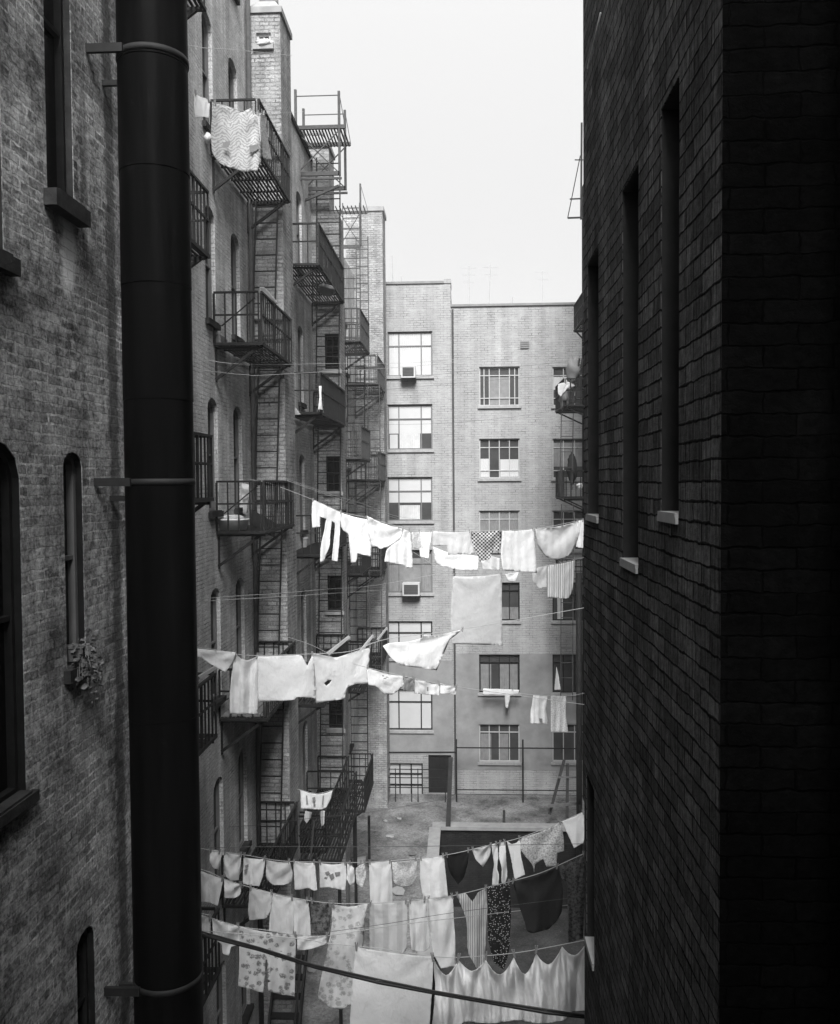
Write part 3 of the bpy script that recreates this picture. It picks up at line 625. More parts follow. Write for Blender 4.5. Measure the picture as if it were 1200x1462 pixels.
for h, kind, k in wins:
    u0, u1, v0, v1 = bounds(h); H = v1 - v0; W = u1 - u0
    if kind == 'L':
        w = sash(ap, pW, h, .12, M['frame_grey'] if k < 4 else M['frame_dark'], M['glass_far'], M['stone'], (.25, .75), (.68,), .05, mw=.045)
        dv = .112
        top = v1 - .06; 
        if k == 0: curtain(w, pW, u0 + .05, u1 - .05, v0 + .06, top, dv, M['blind'], .012, 'blind')
        elif k in (1, 2):
            curtain(w, pW, u0 + .05, u1 - .05, v0 + H * (.36 if k == 1 else .42), top, dv, M['blind'], 0, 'blind'); curtain(w, pW, u0 + W * .25, u0 + W * .72, v0 + .06, v0 + H * .36, dv + .004, M['curtain'], .01)
            if k == 1: curtain(w, pW, u0 + .07, u0 + W * .22, v0 + .06, v0 + H * .34, dv + .003, M['blind'], .0)
        elif k == 3: curtain(w, pW, u0 + .05, u0 + W * .24, v0 + .06, v0 + H * .9, dv, M['curtain_grey'], .015); curtain(w, pW, u0 + W * .76, u1 - .05, v0 + .06, v0 + H * .9, dv, M['curtain_grey'], .015); curtain(w, pW, u0 + W * .26, u0 + W * .74, v0 + .06, v0 + H * .8, dv + .005, M['curtain_grey'], .0, 'blind')
        elif k == 4: curtain(w, pW, u0 + .05, u1 - .05, v0 + H * .3, top, dv, M['blind'], 0, 'blind')
        else: curtain(w, pW, u0 + .05, u1 - .05, v0 + .06, top, dv, M['blind'], 0, 'blind')
    elif kind == 'G': sash(ap, pW, h, .12, M['frame_dark'], M['blind'], M['stone'], (.33, .66), (.33, .66), .05, mw=.05)
    elif kind == 'D':
        m = MB(); m.box(pW.pt(u0 + .01, v0, .10), pW.pt(u1 - .01, v1 - .01, .13))
        for a_ in (.12, .55): 
            for b2 in (.08, .38, .68): m.box(pW.pt(u0 + W * a_, v0 + H * b2, .085), pW.pt(u0 + W * (a_ + .33), v0 + H * (b2 + .24), .099))
        dr = m.build('door', M['iron'], ap); m = MB(); m.blob(pW.pt(u0 + W * .9, v0 + H * .48, .06), (.03, .03, .03), 8, 6, 0); m.build('knob', M['tin'], dr)
    else:
        fm = M['frame_pale'] if k in (0, 1, 2, 5) else M['frame_dark']
        mu = (.12, .25, .5, .75, .88) if kind == 'M' and k == 0 else (.25, .5, .75) if kind == 'M' else (.33, .66)
        w = sash(ap, pW2, h, .12, fm, M['glass_far'], M['stone'], mu, (.78, .2) if k < 3 else (.78,), .045, mw=.035)
        dv = .112
        if kind == 'M' and k == 1: curtain(w, pW2, u0 + .05, u0 + W * .25, v0 + .06, v0 + H * .5, dv, M['blind'], .012); curtain(w, pW2, u0 + W * .52, u1 - .05, v0 + .06, v0 + H * .48, dv, M['blind'], .012)
        if kind == 'M' and k == 0: curtain(w, pW2, u0 + W * .26, u0 + W * .74, v0 + .06, v0 + H * .76, dv + .004, M['curtain_grey'], .0, 'blind')
        if kind == 'M' and k == 2: curtain(w, pW2, u0 + .05, u1 - .05, v0 + .06, v1 - .06, dv, M['curtain_grey'], .015)
        if kind == 'M' and k in (4, 5): curtain(w, pW2, u0 + .06, u0 + W * .3, v0 + .06, v1 - .4, dv, M['curtain_grey'], .015); curtain(w, pW2, u0 + W * .5, u0 + W * (.95 if k == 4 else .72), v0 + .06, v1 - .4, dv, M['curtain_grey'], .015)
        if kind == 'M' and k == 3: curtain(w, pW2, u0 + W * .5, u1 - .05, v0 + .06, v0 + H * .35, dv, M['curtain_grey'], .015)
        if kind == 'R' and k == 0: curtain(w, pW2, u0 + .05, u0 + W * .6, v0 + H * .42, v0 + H * .75, dv, M['blind'], .012)
        if kind == 'R' and k == 1: curtain(w, pW2, u0 + .05, u0 + W * .9, v0 + H * .3, v0 + H * .9, dv, M['curtain_grey'], .012)
        if kind == 'R' and k == 3: curtain(w, pW2, u0 + W * .15, u0 + W * .32, v0 + .06, v0 + H * .95, dv, M['curtain'], .012)
# air conditioners
for (xa, xb, ya, yb, lab) in ((574, 594, 524, 541, 'boxy air conditioner in the top left window of the pale block'), (576, 600, 831, 849, 'white air conditioner in the curtained window below the long clothesline')):
    p = at(xa, yb, dFar); q = at(xb, ya, dFar)
    t = thing('air_conditioner', lab, 'air conditioner', ((p.x + q.x) / 2, dFar - .2, p.z), 'window air conditioners')
    m = MB(); m.box((p.x, dFar - .42, p.z), (q.x, dFar + .05, q.z)); m.build('case', M['ac'], t)
    m = MB(); m.box((p.x + .06, dFar - .435, p.z + .07), (q.x - .06, dFar - .423, q.z - .06))
    for i in range(6): z = p.z + .09 + (q.z - p.z - .17) * i / 5; m.box((p.x + .07, dFar - .45, z), (q.x - .07, dFar - .436, z + .018))
    m.build('grille', M['ac_grill'], t)
    m = MB(); m.box((p.x - .03, dFar - .3, p.z - .035), (q.x + .03, dFar - .003, p.z - .003)); m.build('shelf', M['iron_grey'], t)
# aerials
for (px, yt, yb, n, lab, d_) in ((560, 365, 402, 0, 'bare aerial mast at the left end of the far roof', 36), (573, 394, 403, 0, 'stubby vent mast on the left far roof', 35), (670, 379, 440, 3, 'thin rooftop aerial with low crossbars above the right roof corner', 38), (701, 378, 440, 2, 'tallest leaning aerial mast on the far roof', 37), (732, 424, 440, 0, 'short stub mast on the middle of the far roof', 36), (775, 386, 440, 2, 'faint thin aerial at the right end of the far roof', 42)):
    a_ = at(px, yt, d_); zb = (zl_ if px < 650 else zr_ - .35)
    t = thing('rooftop_antenna', lab, 'antenna', (a_.x, d_, zb), 'aerials on the far roof')
    m = MB(); lean = -.12 if px == 701 else .03; m.bar((a_.x + lean, d_, zb), a_, .034 if px < 770 else .026); m.build('mast', M['tin'], t)
    if n:
        m = MB()
        for i in range(n): z = a_.z - .12 - i * .3; m.bar((a_.x - .32 + .06 * i, d_ - .1, z), (a_.x + .32 - .05 * i, d_ + .1, z + .02), .010)
        m.build('crossbar', M['tin'], t)

# ------------------------------------------------------------------ right-hand building beyond the near pier, with its fire escape
XRR = 4.62
rb = thing('tenement_building', 'shaded tenement behind the near right wall, seen only by its jutting fire escape', 'building', (XRR, 20, ZG))
plRR = Plane('X', XRR, 1); hh = []
for z in (9.1, 5.85, 2.57, -.5, -3.7, -7): hh.append(rect(29.6, 30.6, z + .4, z + 2.1)); hh.append(rect(20.6, 21.6, z + .4, z + 2.1)); hh.append(rect(12.6, 13.6, z + .4, z + 2.1))
mb = MB(); panel(mb, plRR, rect(yEnd + .01, 33.95, ZP, 11.2), hh, .12)
mb.quad((XRR, yEnd + .01, 11.2), (XRR, 33.95, 11.2), (12, 33.95, 11.2), (12, yEnd + .01, 11.2)); mb.quad((12, yEnd + .01, ZP), (12, 33.95, ZP), (12, 33.95, 11.2), (12, yEnd + .01, 11.2)); mb.quad((XRR, 33.95, ZP), (12, 33.95, ZP), (12, 33.95, 11.2), (XRR, 33.95, 11.2)); mb.quad((XRR, yEnd + .01, ZP), (12, yEnd + .01, ZP), (12, yEnd + .01, 11.2), (XRR, yEnd + .01, 11.2))
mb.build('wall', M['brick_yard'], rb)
for h in hh: sash(rb, plRR, h, .1, M['frame_dark'], M['glass'], M['stone_dark'])
f5 = thing('fire_escape', 'cluttered fire escape jutting from behind the near right wall', 'fire escape', (XRR, 30, ZG))
xq = at(801, 582, 30).x
for z in (5.45, 2.57): balcony(f5, XRR, xq + (.66 if z > 4 else 0), 29.2, 31.8, z, M['iron'], .85)
balcony(f5, XRR, xq, 29.2, 31.8, at(800, 710, 30).z, M['iron'], .9); balcony(f5, XRR, xq, 29.2, 31.8, -3.7, M['iron'], .9)
m = MB(); top = at(829, 200, 30); e1 = at(811, 311, 30); 
m.bar(at(829, 222, 30), e1, .03); m.bar(e1, at(838, 310, 30), .05); m.bar(at(814, 284, 30), at(838, 283, 30), .04); m.bar(at(821, 228, 30), at(838, 228, 30), .03); m.bar(at(831, 175, 30), at(830, 313, 30), .06)
m.build('roof_ladder', M['iron'], f5)
ladder(f5, at(800, 700, 29.3), at(802, 590, 29.3), at(817, 700, 29.3), at(819, 590, 29.3), M['iron_grey'], .5)
ladder(f5, at(801, 1000, 29.3), at(802, 720, 29.3), at(818, 1000, 29.3), at(819, 720, 29.3), M['iron_grey'], .5)
dpr = MB(); dpr.tube([at(827, 818, 29), (at(827, 818, 29).x, 29, ZP)], .1, 10)
tag(dpr.build('drain_pipe', M['iron'], None, True), 'thick black drainpipe standing at the right edge of the court', 'drainpipe')

# ------------------------------------------------------------------ yard: retaining wall, fence, posts
rw = thing('retaining_wall', 'dark retaining wall of the sunken areaway with a pale kerb', 'wall', (0, 30.7, ZP))
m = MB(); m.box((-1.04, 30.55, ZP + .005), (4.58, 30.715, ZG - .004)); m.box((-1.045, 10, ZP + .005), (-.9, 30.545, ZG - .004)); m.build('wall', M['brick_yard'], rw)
m = MB(); m.box((-1.12, 30.42, ZG + .0), (4.58, 30.86, ZG + .12)); m.box((-1.22, 10, ZG + .001), (-.82, 30.415, ZG + .118)); m.build('kerb', M['kerb'], rw)
fn = thing('iron_fence', 'rusty pipe fence in front of the pale apartment block', 'fence', (1, 33.2, ZG))
def fz(py, px=700): return at(px, py, 33.2).z
m = MB(); x0_ = at(651, 1100, 33.2).x; x1_ = 4.4
m.bar((x0_, 33.2, fz(1068)), (x1_, 33.2, fz(1068)), .04); m.bar((x0_, 33.2, fz(1128)), (x1_, 33.2, fz(1128)), .03); m.bar((-2.9, 33.2, fz(1075, 600)), (x0_, 33.2, fz(1074, 600)), .05); m.build('rail', M['iron'], fn)
for px in (652, 747): x = at(px, 1100, 33.2).x; m = MB(); m.bar((x, 33.2, ZG), (x, 33.2, fz(1056)), .06); m.build('post', M['iron'], fn)
m = MB()
for py in (1098, 1110, 1124): m.bar((-2.9, 33.15, fz(py, 580)), (at(636, 1100, 33.15).x, 33.15, fz(py, 580)), .028)
for px in (565, 588, 597, 636): x = at(px, 1110, 33.15).x; m.bar((x, 33.15, ZG), (x, 33.15, fz(1097, 580)), .035)
m.build('lattice', M['iron'], fn)
def post(pxa, pya, pxb, pyb, w, lab, mat='wood_dark'):
    b_ = atZ(pxb, pyb, ZG); t_ = at(pxa, pya, b_.y); m = MB(); m.bar(b_, t_, w, w, w * .85)
    m.bar(t_ + Vector((0, 0, -.12)), t_ + Vector((0, -.12, -.12)), .03); tag(m.build('clothes_post', M[mat], None), lab, 'post', 'posts in the yard')
post(644, 1082, 640, 1184, .17, 'tall leaning wooden post beside the dark basement door')
post(720, 1157, 720, 1178, .10, 'short black stump post on the paving behind the areaway kerb')
# trestle at right
tr = thing('trestle', 'dark wooden trestle ladder leaning by the right drainpipe', 'trestle', at(806, 1165, 30.2))
m = MB(); m.bar(at(785, 1163, 30.6), at(806, 1085, 30.9), .09); m.bar(at(810, 1168, 30.3), at(811, 1090, 30.7), .09); m.build('leg', M['wood_dark'], tr)
m = MB(); m.bar(at(783, 1151, 30.4), at(829, 1147, 30.3), .06, .1); m.bar(at(797, 1110, 30.5), at(826, 1110, 30.5), .05); m.build('crosspiece', M['wood_grey'], tr)

# litter
for i, (px, py, s_, lab) in enumerate(((515, 1228, .34, 'pale board lying flat near the yard posts'), (575, 1171, .12, 'small paper scrap before the basement door'), (556, 1196, .14, 'crumpled paper on the pale paving'), (535, 1186, .1, 'tiny paper scrap in the middle of the paving'), (585, 1222, .16, 'folded paper beside the areaway kerb'), (570, 1276, .3, 'white sheet of newspaper between the hanging towels'), (388, 1441, .24, 'heap of torn paper at the bottom left of the yard'), (391, 1456, .2, 'white plate shaped paper scrap at the bottom of the yard'), (438, 1389, .16, 'paper scrap under the patterned pajama trousers'), (549, 1174, .1, 'paper bit near the foot of the farthest pier'))):
    c = atZ(px, py, ZG); m = MB()
    for j in range(1 if i not in (6, 2) else 3):
        o_ = Vector((random.uniform(-.12, .12), random.uniform(-.12, .12), .01 * j)); n = 7; pts = []
        for k in range(n):
            a_ = 2 * math.pi * k / n; rr = s_ * random.uniform(.6, 1.0); pts.append(c + o_ + Vector((rr * math.cos(a_), rr * math.sin(a_) * 1.2, .015 + random.uniform(0, .05))))
        ctr = c + o_ + Vector((0, 0, .06))
        for k in range(n): m.quad(pts[k], pts[(k + 1) % n], ctr)
    tag(m.build('paper_scrap', M['paper'] if i not in (3, 4) else M['wood_grey'], None), lab, 'litter', 'litter on the yard')

# ------------------------------------------------------------------ clotheslines and laundry
class Line:
    """a clothesline through photo points, each with its distance along the court"""
    def __init__(s, pts): s.p = pts
    def dep(s, x):
        p = s.p
        if x <= p[0][0]: a, b = p[0], p[1]
        elif x >= p[-1][0]: a, b = p[-2], p[-1]
        else:
            for a, b in zip(p, p[1:]):
                if a[0] <= x <= b[0]: break
        t = (x - a[0]) / (b[0] - a[0]); t = max(-.6, min(1.6, t)); return 1 / ((1 - t) / a[2] + t / b[2])
    def y(s, x):
        p = s.p
        if x <= p[0][0]: return p[0][1]
        for a, b in zip(p, p[1:]):
            if a[0] <= x <= b[0]: return a[1] + (b[1] - a[1]) * (x - a[0]) / (b[0] - a[0])
        return p[-1][1]
    def build(s, label, r=.0045, mat='rope', group='clotheslines across the court', left=None, right=None, name='clothesline'):
        pts = [at(*q) for q in s.p]
        if left is not None:
            d = (pts[0] - pts[1]); d.z *= .5
            if d.x < -.01 and pts[0].x > left: k = (left - pts[0].x) / d.x; pts.insert(0, pts[0] + d * k)
        if right is not None:
            d = pts[-1] - pts[-2]
            if d.x > .01 and pts[-1].x < right: pts.append(pts[-1] + d * ((right - pts[-1].x) / d.x))
        m = MB(); sm = []
        for i in range(len(pts) - 1):      # Catmull-Rom so the rope hangs in a curve
            p0, p1, p2, p3 = pts[max(i - 1, 0)], pts[i], pts[i + 1], pts[min(i + 2, len(pts) - 1)]
            for j in range(6):
                t = j / 6; sm.append(.5 * ((2 * p1) + (p2 - p0) * t + (2 * p0 - 5 * p1 + 4 * p2 - p3) * t * t + (3 * p1 - p0 - 3 * p2 + p3) * t ** 3))
        sm.append(pts[-1]); m.tube(sm, r, 6); return tag(m.build(name, M[mat], None, True), label, 'clothesline', group)

def inside(p, poly):
    c = False; n = len(poly); j = n - 1
    for i in range(n):
        xi, yi = poly[i]; xj, yj = poly[j]
        if (yi > p[1]) != (yj > p[1]) and p[0] < (xj - xi) * (p[1] - yi) / (yj - yi) + xi: c = not c
        j = i
    return c
def smooth_outline(poly, k=.13):
    out = []
    n = len(poly)
    for i in range(n):
        a, b, c = poly[i - 1], poly[i], poly[(i + 1) % n]
        v1 = Vector((a[0] - b[0], a[1] - b[1])); v2 = Vector((c[0] - b[0], c[1] - b[1]))
        ang = v1.angle(v2) if v1.length and v2.length else 0
        if ang < 1.95: out.append(b)
        else: out.append((b[0] + v1.x * k, b[1] + v1.y * k)); out.append((b[0] + v2.x * k, b[1] + v2.y * k))
    return out
def garment(name, label, cat, line, poly, mat, fold='v', amp=.03, freq=None, off=0, hole=None, group=None, pins=True, seed=None, res=None, trans=None, marks=(), peaks=(0.0, 1.0)):
    """a hanging cloth: outline at its own distance, folded in depth, with a back and a hem"""
    rnd = random.Random(seed if seed is not None else hash((round(poly[0][0]), len(poly))) & 0xffff)
    xs = [p[0] for p in poly]; ysx = [p[1] for p in poly]; x0, x1, y0, y1 = min(xs), max(xs), min(ysx), max(ysx)
    s = res or max(1.6, min(5, (x1 - x0) / 16))
    out = smooth_outline(poly)
    dense = []
    for i in range(len(out)):
        a, b = out[i], out[(i + 1) % len(out)]; L = math.hypot(b[0] - a[0], b[1] - a[1]); n = max(1, int(L / (s * 1.2)))
        for j in range(n):
            t = j / n; jx = rnd.uniform(-.2, .2); dense.append((a[0] + (b[0] - a[0]) * t + jx, a[1] + (b[1] - a[1]) * t + rnd.uniform(-.25, .25)))
    vs = [Vector(p) for p in dense]; ed = [(i, (i + 1) % len(dense)) for i in range(len(dense))]
    if hole:
        n0 = len(vs); vs += [Vector(p) for p in hole]; ed += [(n0 + i, n0 + (i + 1) % len(hole)) for i in range(len(hole))]
    yy = y0 + s * .5
    row = 0
    while yy < y1:
        xx = x0 + s * (.5 if row % 2 else 0)
        while xx < x1:
            p = (xx, yy)
            if inside(p, dense) and not (hole and inside(p, hole)): vs.append(Vector(p))
            xx += s
        yy += s * .9; row += 1
    V, E, Fc, *_ = delaunay_2d_cdt(vs, ed, [], 1, 1e-4)
    m = MB(); uvs = []
    ph = [rnd.uniform(0, 6.28) for _ in range(8)]; dm = line.dep((x0 + x1) / 2) + off
    w = (x1 - x0) * dm / F; h = (y1 - y0) * dm / F
    fq = freq or max(1.5, w / .16)
    sagk = .03 * (x1 - x0) if pins else 0
    for v in V:
        u = (v.x - x0) / max(1, x1 - x0); t = (v.y - line.y(v.x)) / max(6, y1 - y0); t = max(0, min(1.2, t))
        if fold == 'v':
            f = math.sin(u * fq * 6.283 + ph[0] + .8 * math.sin(t * 3 + ph[1])) * (.35 + .8 * t) + .5 * math.sin(u * fq * 2.3 * 6.283 + ph[2] + 1.5 * t) * (.3 + .4 * t)
        elif fold == 's':    # swags between the pegs
            c = (u - .5) * 2; q = t + .55 * c * c
            f = math.sin(q * 9 + ph[0]) * (1 - .45 * t) + .45 * math.sin(u * fq * 6.283 + ph[1])
        elif fold == 'd':    # diagonal creases
            f = math.sin((u * .6 + t * .9 + .25 * math.sin(u * 4 + ph[2])) * 7 + ph[0]) * .8 + .3 * math.sin(u * fq * 5 + ph[1]) * t
        else:
            f = .5 * math.sin(u * 5 + ph[0]) + .35 * math.sin(t * 6 + u * 3 + ph[1])
        for k_, ux in enumerate(peaks):
            pw = 1.2 if len(peaks) < 3 else 4.0; a_ = math.atan2(t + .02, (u - ux) * pw + .001); rr = math.hypot(t, (u - ux) * (1 if pw < 2 else 3.5)); f += (.9 if pw < 2 else 1.5) * math.sin(a_ * (8 if pw < 2 else 6) + ph[k_ % 8] + 2 * rr) * math.exp(-2.2 * rr) * min(1, rr * 4)
        f += .35 * math.sin(u * 9 + t * 7 + ph[3]) * math.sin(t * 5 + ph[4])
        d = line.dep(v.x) + off + f * amp * .62 + amp * .16 * math.sin(u * fq * 31 + 3 * math.sin(t * 5 + ph[2]) + ph[5]) * math.sin(t * 11 + u * 8 + ph[1]) + .06 * math.sin(u * 3 + ph[5]) * t - .05 * t
        m.v.append(at(v.x, v.y + sagk * 4 * u * (1 - u) * max(0, 1 - t) ** 2, d)); uvs.append(((v.x - x0) * dm / F + ph[6], (y1 - v.y) * dm / F + ph[7]))
    for f in Fc:
        if hole:
            c = sum((V[i] for i in f), Vector((0, 0))) / len(f)
            if inside(c, hole): continue
        m.f.append(tuple(f))
    o = m.build(name, mat, None, True, uvs); so = o.modifiers.new('hem', 'SOLIDIFY'); so.thickness = .004; so.offset = 0
    tag(o, label, cat, group)
    if pins:
        tops = [x for x, y in poly if abs(y - line.y(x)) < 5]
        if tops: pinspots.append((line, min(tops) + 1.2, off)); pinspots.append((line, max(tops) - 1.2, off))
    for mk in marks:      # printed or sewn marks, as thin patches on the cloth
        pm = MB(); pm.quad(*[at(a, b, line.dep(a) + off - amp * 2.2 - .03) for a, b in mk]); pm.build('patch', C['mid'], o)
    return o
pinspots = []
def pegs(line, label, grp):
    xs = sorted((x, off) for l, x, off in pinspots if l is line); last = -99
    for x, off in xs:
        if x - last < 4.5: continue
        last = x
        p = at(x, line.y(x), line.dep(x) + off - .01); m = MB(); tl = random.uniform(-.25, .25)
        ax = Vector((math.sin(tl), 0, math.cos(tl)))
        for sd in (-1, 1): m.bar(p + ax * .035 + Vector((sd * .010, 0, 0)), p - ax * .045 + Vector((sd * .004, 0, 0)), .011, .016, .008)
        m.bar(p + ax * .004 + Vector((-.011, 0, 0)), p + ax * .004 + Vector((.011, 0, 0)), .013, .02)
        tag(m.build('clothespin', M['wood_peg'], None), label, 'clothespin', grp)

GA = 'laundry on the high left line'
LA = Line([(262, 122, 12.6), (300, 143, 12.8), (345, 157, 13.0), (372, 161, 13.2), (415, 160, 15.5), (434, 159, 22.85)])
LA.build('high clothesline from the vent pipe past the zigzag dress to the rooftop landing', .0022, left=XA)
garment('rag', 'small white rag hanging beside the vent pipe near the top', 'cloth', LA, [(278, 134), (288, 138), (299, 141), (300, 152), (298, 168), (289, 166), (279, 168), (277, 150)], C['off'], 'v', .02, group=GA)
garment('dress', 'pale zigzag patterned dress hanging over the topmost iron balcony', 'dress', LA, [(306, 147), (322, 149), (338, 154), (345, 159), (358, 152), (363, 160), (372, 166), (375, 200), (373, 230), (368, 244), (350, 246), (330, 240), (312, 232), (303, 218), (301, 190), (303, 165)], C['chevron'], 'v', .035, group=GA, marks=([(318, 203), (328, 201), (329, 205), (326, 210), (319, 210)], [(356, 208), (369, 205), (370, 210), (366, 215), (357, 217)]))
garment('scarf', 'narrow spotted scarf beside the zigzag dress', 'scarf', LA, [(367, 161), (378, 162), (383, 200), (388, 228), (376, 226), (372, 200)], C['lace'], 'v', .02, group=GA)
pegs(LA, 'clothespin on the high line of the zigzag dress', 'clothespins on the high line')

# middle line
GB = 'laundry on the middle line'
LB = Line([(385, 690, 16.3), (446, 713, 16.6), (488, 731, 16.9), (524, 739, 17.1), (577, 754, 17.5), (600, 758, 17.7), (672, 758, 18.1), (762, 755, 18.8), (834, 742, 19.4)])
LB.build('sagging middle clothesline full of white washing', .0045, left=XB, right=XRR)
garment('long_johns', 'white long underwear with two thin dangling legs, leftmost on the middle line', 'underwear', LB, [(446, 714), (452, 714), (470, 723), (488, 732), (486, 748), (485, 775), (482, 802), (474, 800), (477, 770), (479, 746), (474, 743), (472, 760), (471, 780), (462, 802), (457, 803), (458, 780), (463, 758), (466, 740), (457, 737), (457, 752), (446, 753), (445, 737)], C['white'], 'v', .03, group=GB)
garment('shirt', 'white shirt with one sleeve hanging low right of the long underwear', 'shirt', LB, [(488, 732), (508, 737), (525, 741), (527, 760), (531, 780), (530, 795), (511, 790), (509, 803), (501, 804), (499, 780), (498, 762), (490, 757), (486, 750)], C['white'], 'v', .035, group=GB)
garment('undershirt', 'white undershirt pulled into a swag left of the dangling nightshirt', 'undershirt', LB, [(524, 736), (545, 745), (560, 750), (577, 755), (572, 768), (555, 780), (543, 784), (538, 780), (531, 781), (526, 760)], C['white'], 's', .045, off=.06, group=GB)
garment('nightshirt', 'white nightshirt flaring over the curtained air conditioner window', 'nightshirt', LB, [(577, 755), (586, 759), (588, 775), (590, 811), (579, 811), (578, 807), (549, 802), (552, 785), (560, 778), (572, 770)], C['white'], 'v', .035, group=GB)
garment('lace_collar', 'scrap of lace right of the flaring nightshirt', 'lace', LB, [(588, 760), (600, 759), (602, 780), (596, 784), (590, 782)], C['lace'], 'v', .02, group=GB)
garment('baby_pants', 'little white baby pants above the air conditioner', 'baby pants', LB, [(600, 759), (617, 759), (615, 775), (612, 797), (600, 795), (599, 776)], C['white'], 's', .03, group=GB)
garment('towel', 'pale grey towel between the baby pants and the checked apron', 'towel', LB, [(617, 758), (672, 758), (676, 785), (678, 791), (640, 792), (638, 778), (618, 780)], C['grey'], 'v', .03, group=GB)
garment('apron', 'black and white checked apron bunched on the middle line', 'apron', LB, [(673, 759), (716, 757), (716, 775), (712, 790), (706, 783), (700, 798), (686, 802), (680, 788), (674, 775)], C['check'], 's', .05, group=GB)
garment('towel', 'large pale towel right of the checked apron', 'towel', LB, [(718, 757), (762, 755), (765, 785), (767, 818), (718, 814), (715, 790)], C['off'], 'v', .025, group=GB)
garment('pillowcase', 'rounded grey swagged cloth near the right end of the middle line', 'cloth', LB, [(765, 755), (790, 751), (830, 743), (828, 760), (822, 780), (812, 795), (795, 800), (780, 795), (768, 780)], C['grey'], 's', .06, group=GB)
garment('hand_towel', 'white hand towel against the right wall, last on the middle line', 'towel', LB, [(824, 744), (834, 742), (833, 783), (823, 781)], C['white'], 'v', .015, group=GB)
pegs(LB, 'clothespin on the sagging middle line', 'clothespins on the middle line')
LB2 = Line([(600, 772, 19.6), (640, 790, 19.8), (690, 795, 20.2), (720, 819, 20.6), (782, 808, 21.2), (834, 797, 21.8)])
LB2b = Line([(590, 788, 23.6), (650, 821, 24.2), (717, 819, 24.6), (783, 807, 25.2), (834, 796, 25.8)])
LB2b.build('thin clothesline of the huge pale sheet behind the middle line', .004, right=XRR)
GB2 = 'laundry behind the middle line'
garment('shirt', 'white shirt showing below the pale grey towel', 'shirt', LB2, [(618, 780), (640, 789), (684, 794), (683, 815), (660, 815), (622, 806)], C['white'], 'v', .03, group=GB2, pins=False)
garment('undershorts', 'white undershorts half hidden under the checked apron', 'underwear', LB2, [(687, 802), (700, 794), (714, 797), (714, 814), (690, 812)], C['white'], 's', .03, group=GB2, pins=False)
garment('sheet', 'huge pale bed sheet hanging over the pale block wall', 'bed sheet', LB2b, [(647, 822), (680, 821), (717, 819), (717, 870), (718, 922), (690, 921), (646, 919), (644, 880), (645, 850)], C['grey'], 'b', .05, group=GB2)
garment('doily', 'small white collar shaped cloth beside the huge sheet', 'cloth', LB2b, [(721, 819), (741, 817), (737, 829), (731, 831), (726, 829)], C['white'], 's', .02, group=GB2, pins=False)
garment('rag', 'dull grey rag between the collar cloth and the striped towel', 'cloth', LB2b, [(760, 812), (781, 808), (781, 838), (770, 840), (761, 830)], C['grey'], 'd', .03, group=GB2, pins=False)
garment('striped_towel', 'thin striped white towel hanging by the right drainpipe', 'towel', LB2b, [(782, 807), (800, 804), (821, 800), (820, 825), (817, 845), (812, 855), (782, 853)], C['stripes'], 'v', .03, group=GB2)
pegs(LB2b, 'clothespin on the line of the huge pale sheet', 'clothespins on the sheet line')

# big sheets line
GC = 'sheets on the left line'
LC = Line([(284, 925, 10.6), (338, 934, 10.8), (372, 936, 11.0), (437, 934, 11.3), (500, 930, 11.7), (555, 912, 12.2), (662, 898, 13.2), (834, 868, 15.5)])
LC.build('clothesline carrying the big white bed sheets', .0045, left=XA, right=XRR)
garment('pillowcase', 'white pillowcase with a pointed corner at the pipe end of the sheets', 'pillowcase', LC, [(272, 925), (300, 926), (337, 931), (332, 946), (322, 960), (308, 952), (284, 937), (272, 936)], C['white'], 'd', .035, group=GC)
garment('sheet', 'narrow long white sheet hanging lowest at the left of the sheets', 'bed sheet', LC, [(337, 933), (345, 940), (354, 942), (369, 936), (372, 960), (369, 980), (369, 1020), (328, 1019), (327, 1000), (330, 970), (333, 950)], C['white'], 'v', .055, freq=2.5, off=.05, group=GC)
garment('sheet', 'wide smooth white sheet in the middle of the sheets', 'bed sheet', LC, [(368, 937), (400, 934), (430, 933), (437, 946), (439, 950), (447, 933), (450, 960), (451, 1000), (449, 997), (424, 995), (420, 1000), (369, 1002)], C['white'], 'b', .022, off=-.05, group=GC)
garment('sheet', 'white sheet with a small torn hole, right of the smooth one', 'bed sheet', LC, [(447, 932), (460, 934), (480, 937), (500, 930), (520, 926), (529, 925), (527, 950), (525, 977), (510, 976), (497, 980), (492, 998), (478, 1000), (451, 1004), (445, 970)], C['white'], 'b', .028, hole=[(463, 975), (468, 971), (474, 970), (471, 975), (466, 979)], off=.03, group=GC)
garment('shirt', 'white shirt blown open beneath the huge pale sheet', 'shirt', LC, [(547, 922), (556, 917), (582, 914), (603, 908), (604, 903), (622, 905), (645, 901), (662, 898), (650, 907), (642, 912), (633, 935), (624, 957), (595, 953), (570, 949), (556, 936)], C['white'], 'd', .07, group=GC)
pegs(LC, 'clothespin on the line of big bed sheets', 'clothespins on the bed sheet line')
LC2 = Line([(505, 948, 10.9), (540, 957, 11.0), (592, 969, 11.2), (655, 981, 11.5), (834, 1006, 12.6)])
LC2.build('clothesline of small shirts running right below the bed sheets', .004, right=XRR)
GC2 = 'small shirts right of the sheets'
garment('shirt', 'white tee shirt with a small dark print right of the torn sheet', 'shirt', LC2, [(524, 954), (540, 957), (578, 966), (576, 980), (566, 988), (560, 992), (548, 990), (538, 980), (526, 978)], C['white'], 'b', .025, group=GC2, marks=([(546, 964), (549, 964.5), (549, 966), (546, 966)], [(551, 966), (555, 966.5), (555, 967.5), (551, 967.5)], [(548, 968), (552, 968), (552, 969.5), (548, 969.5)]))
garment('sock', 'dark grey sock among the small white shirts', 'sock', LC2, [(579, 966), (592, 969), (592, 987), (576, 987)], C['mid'], 'v', .02, group=GC2)
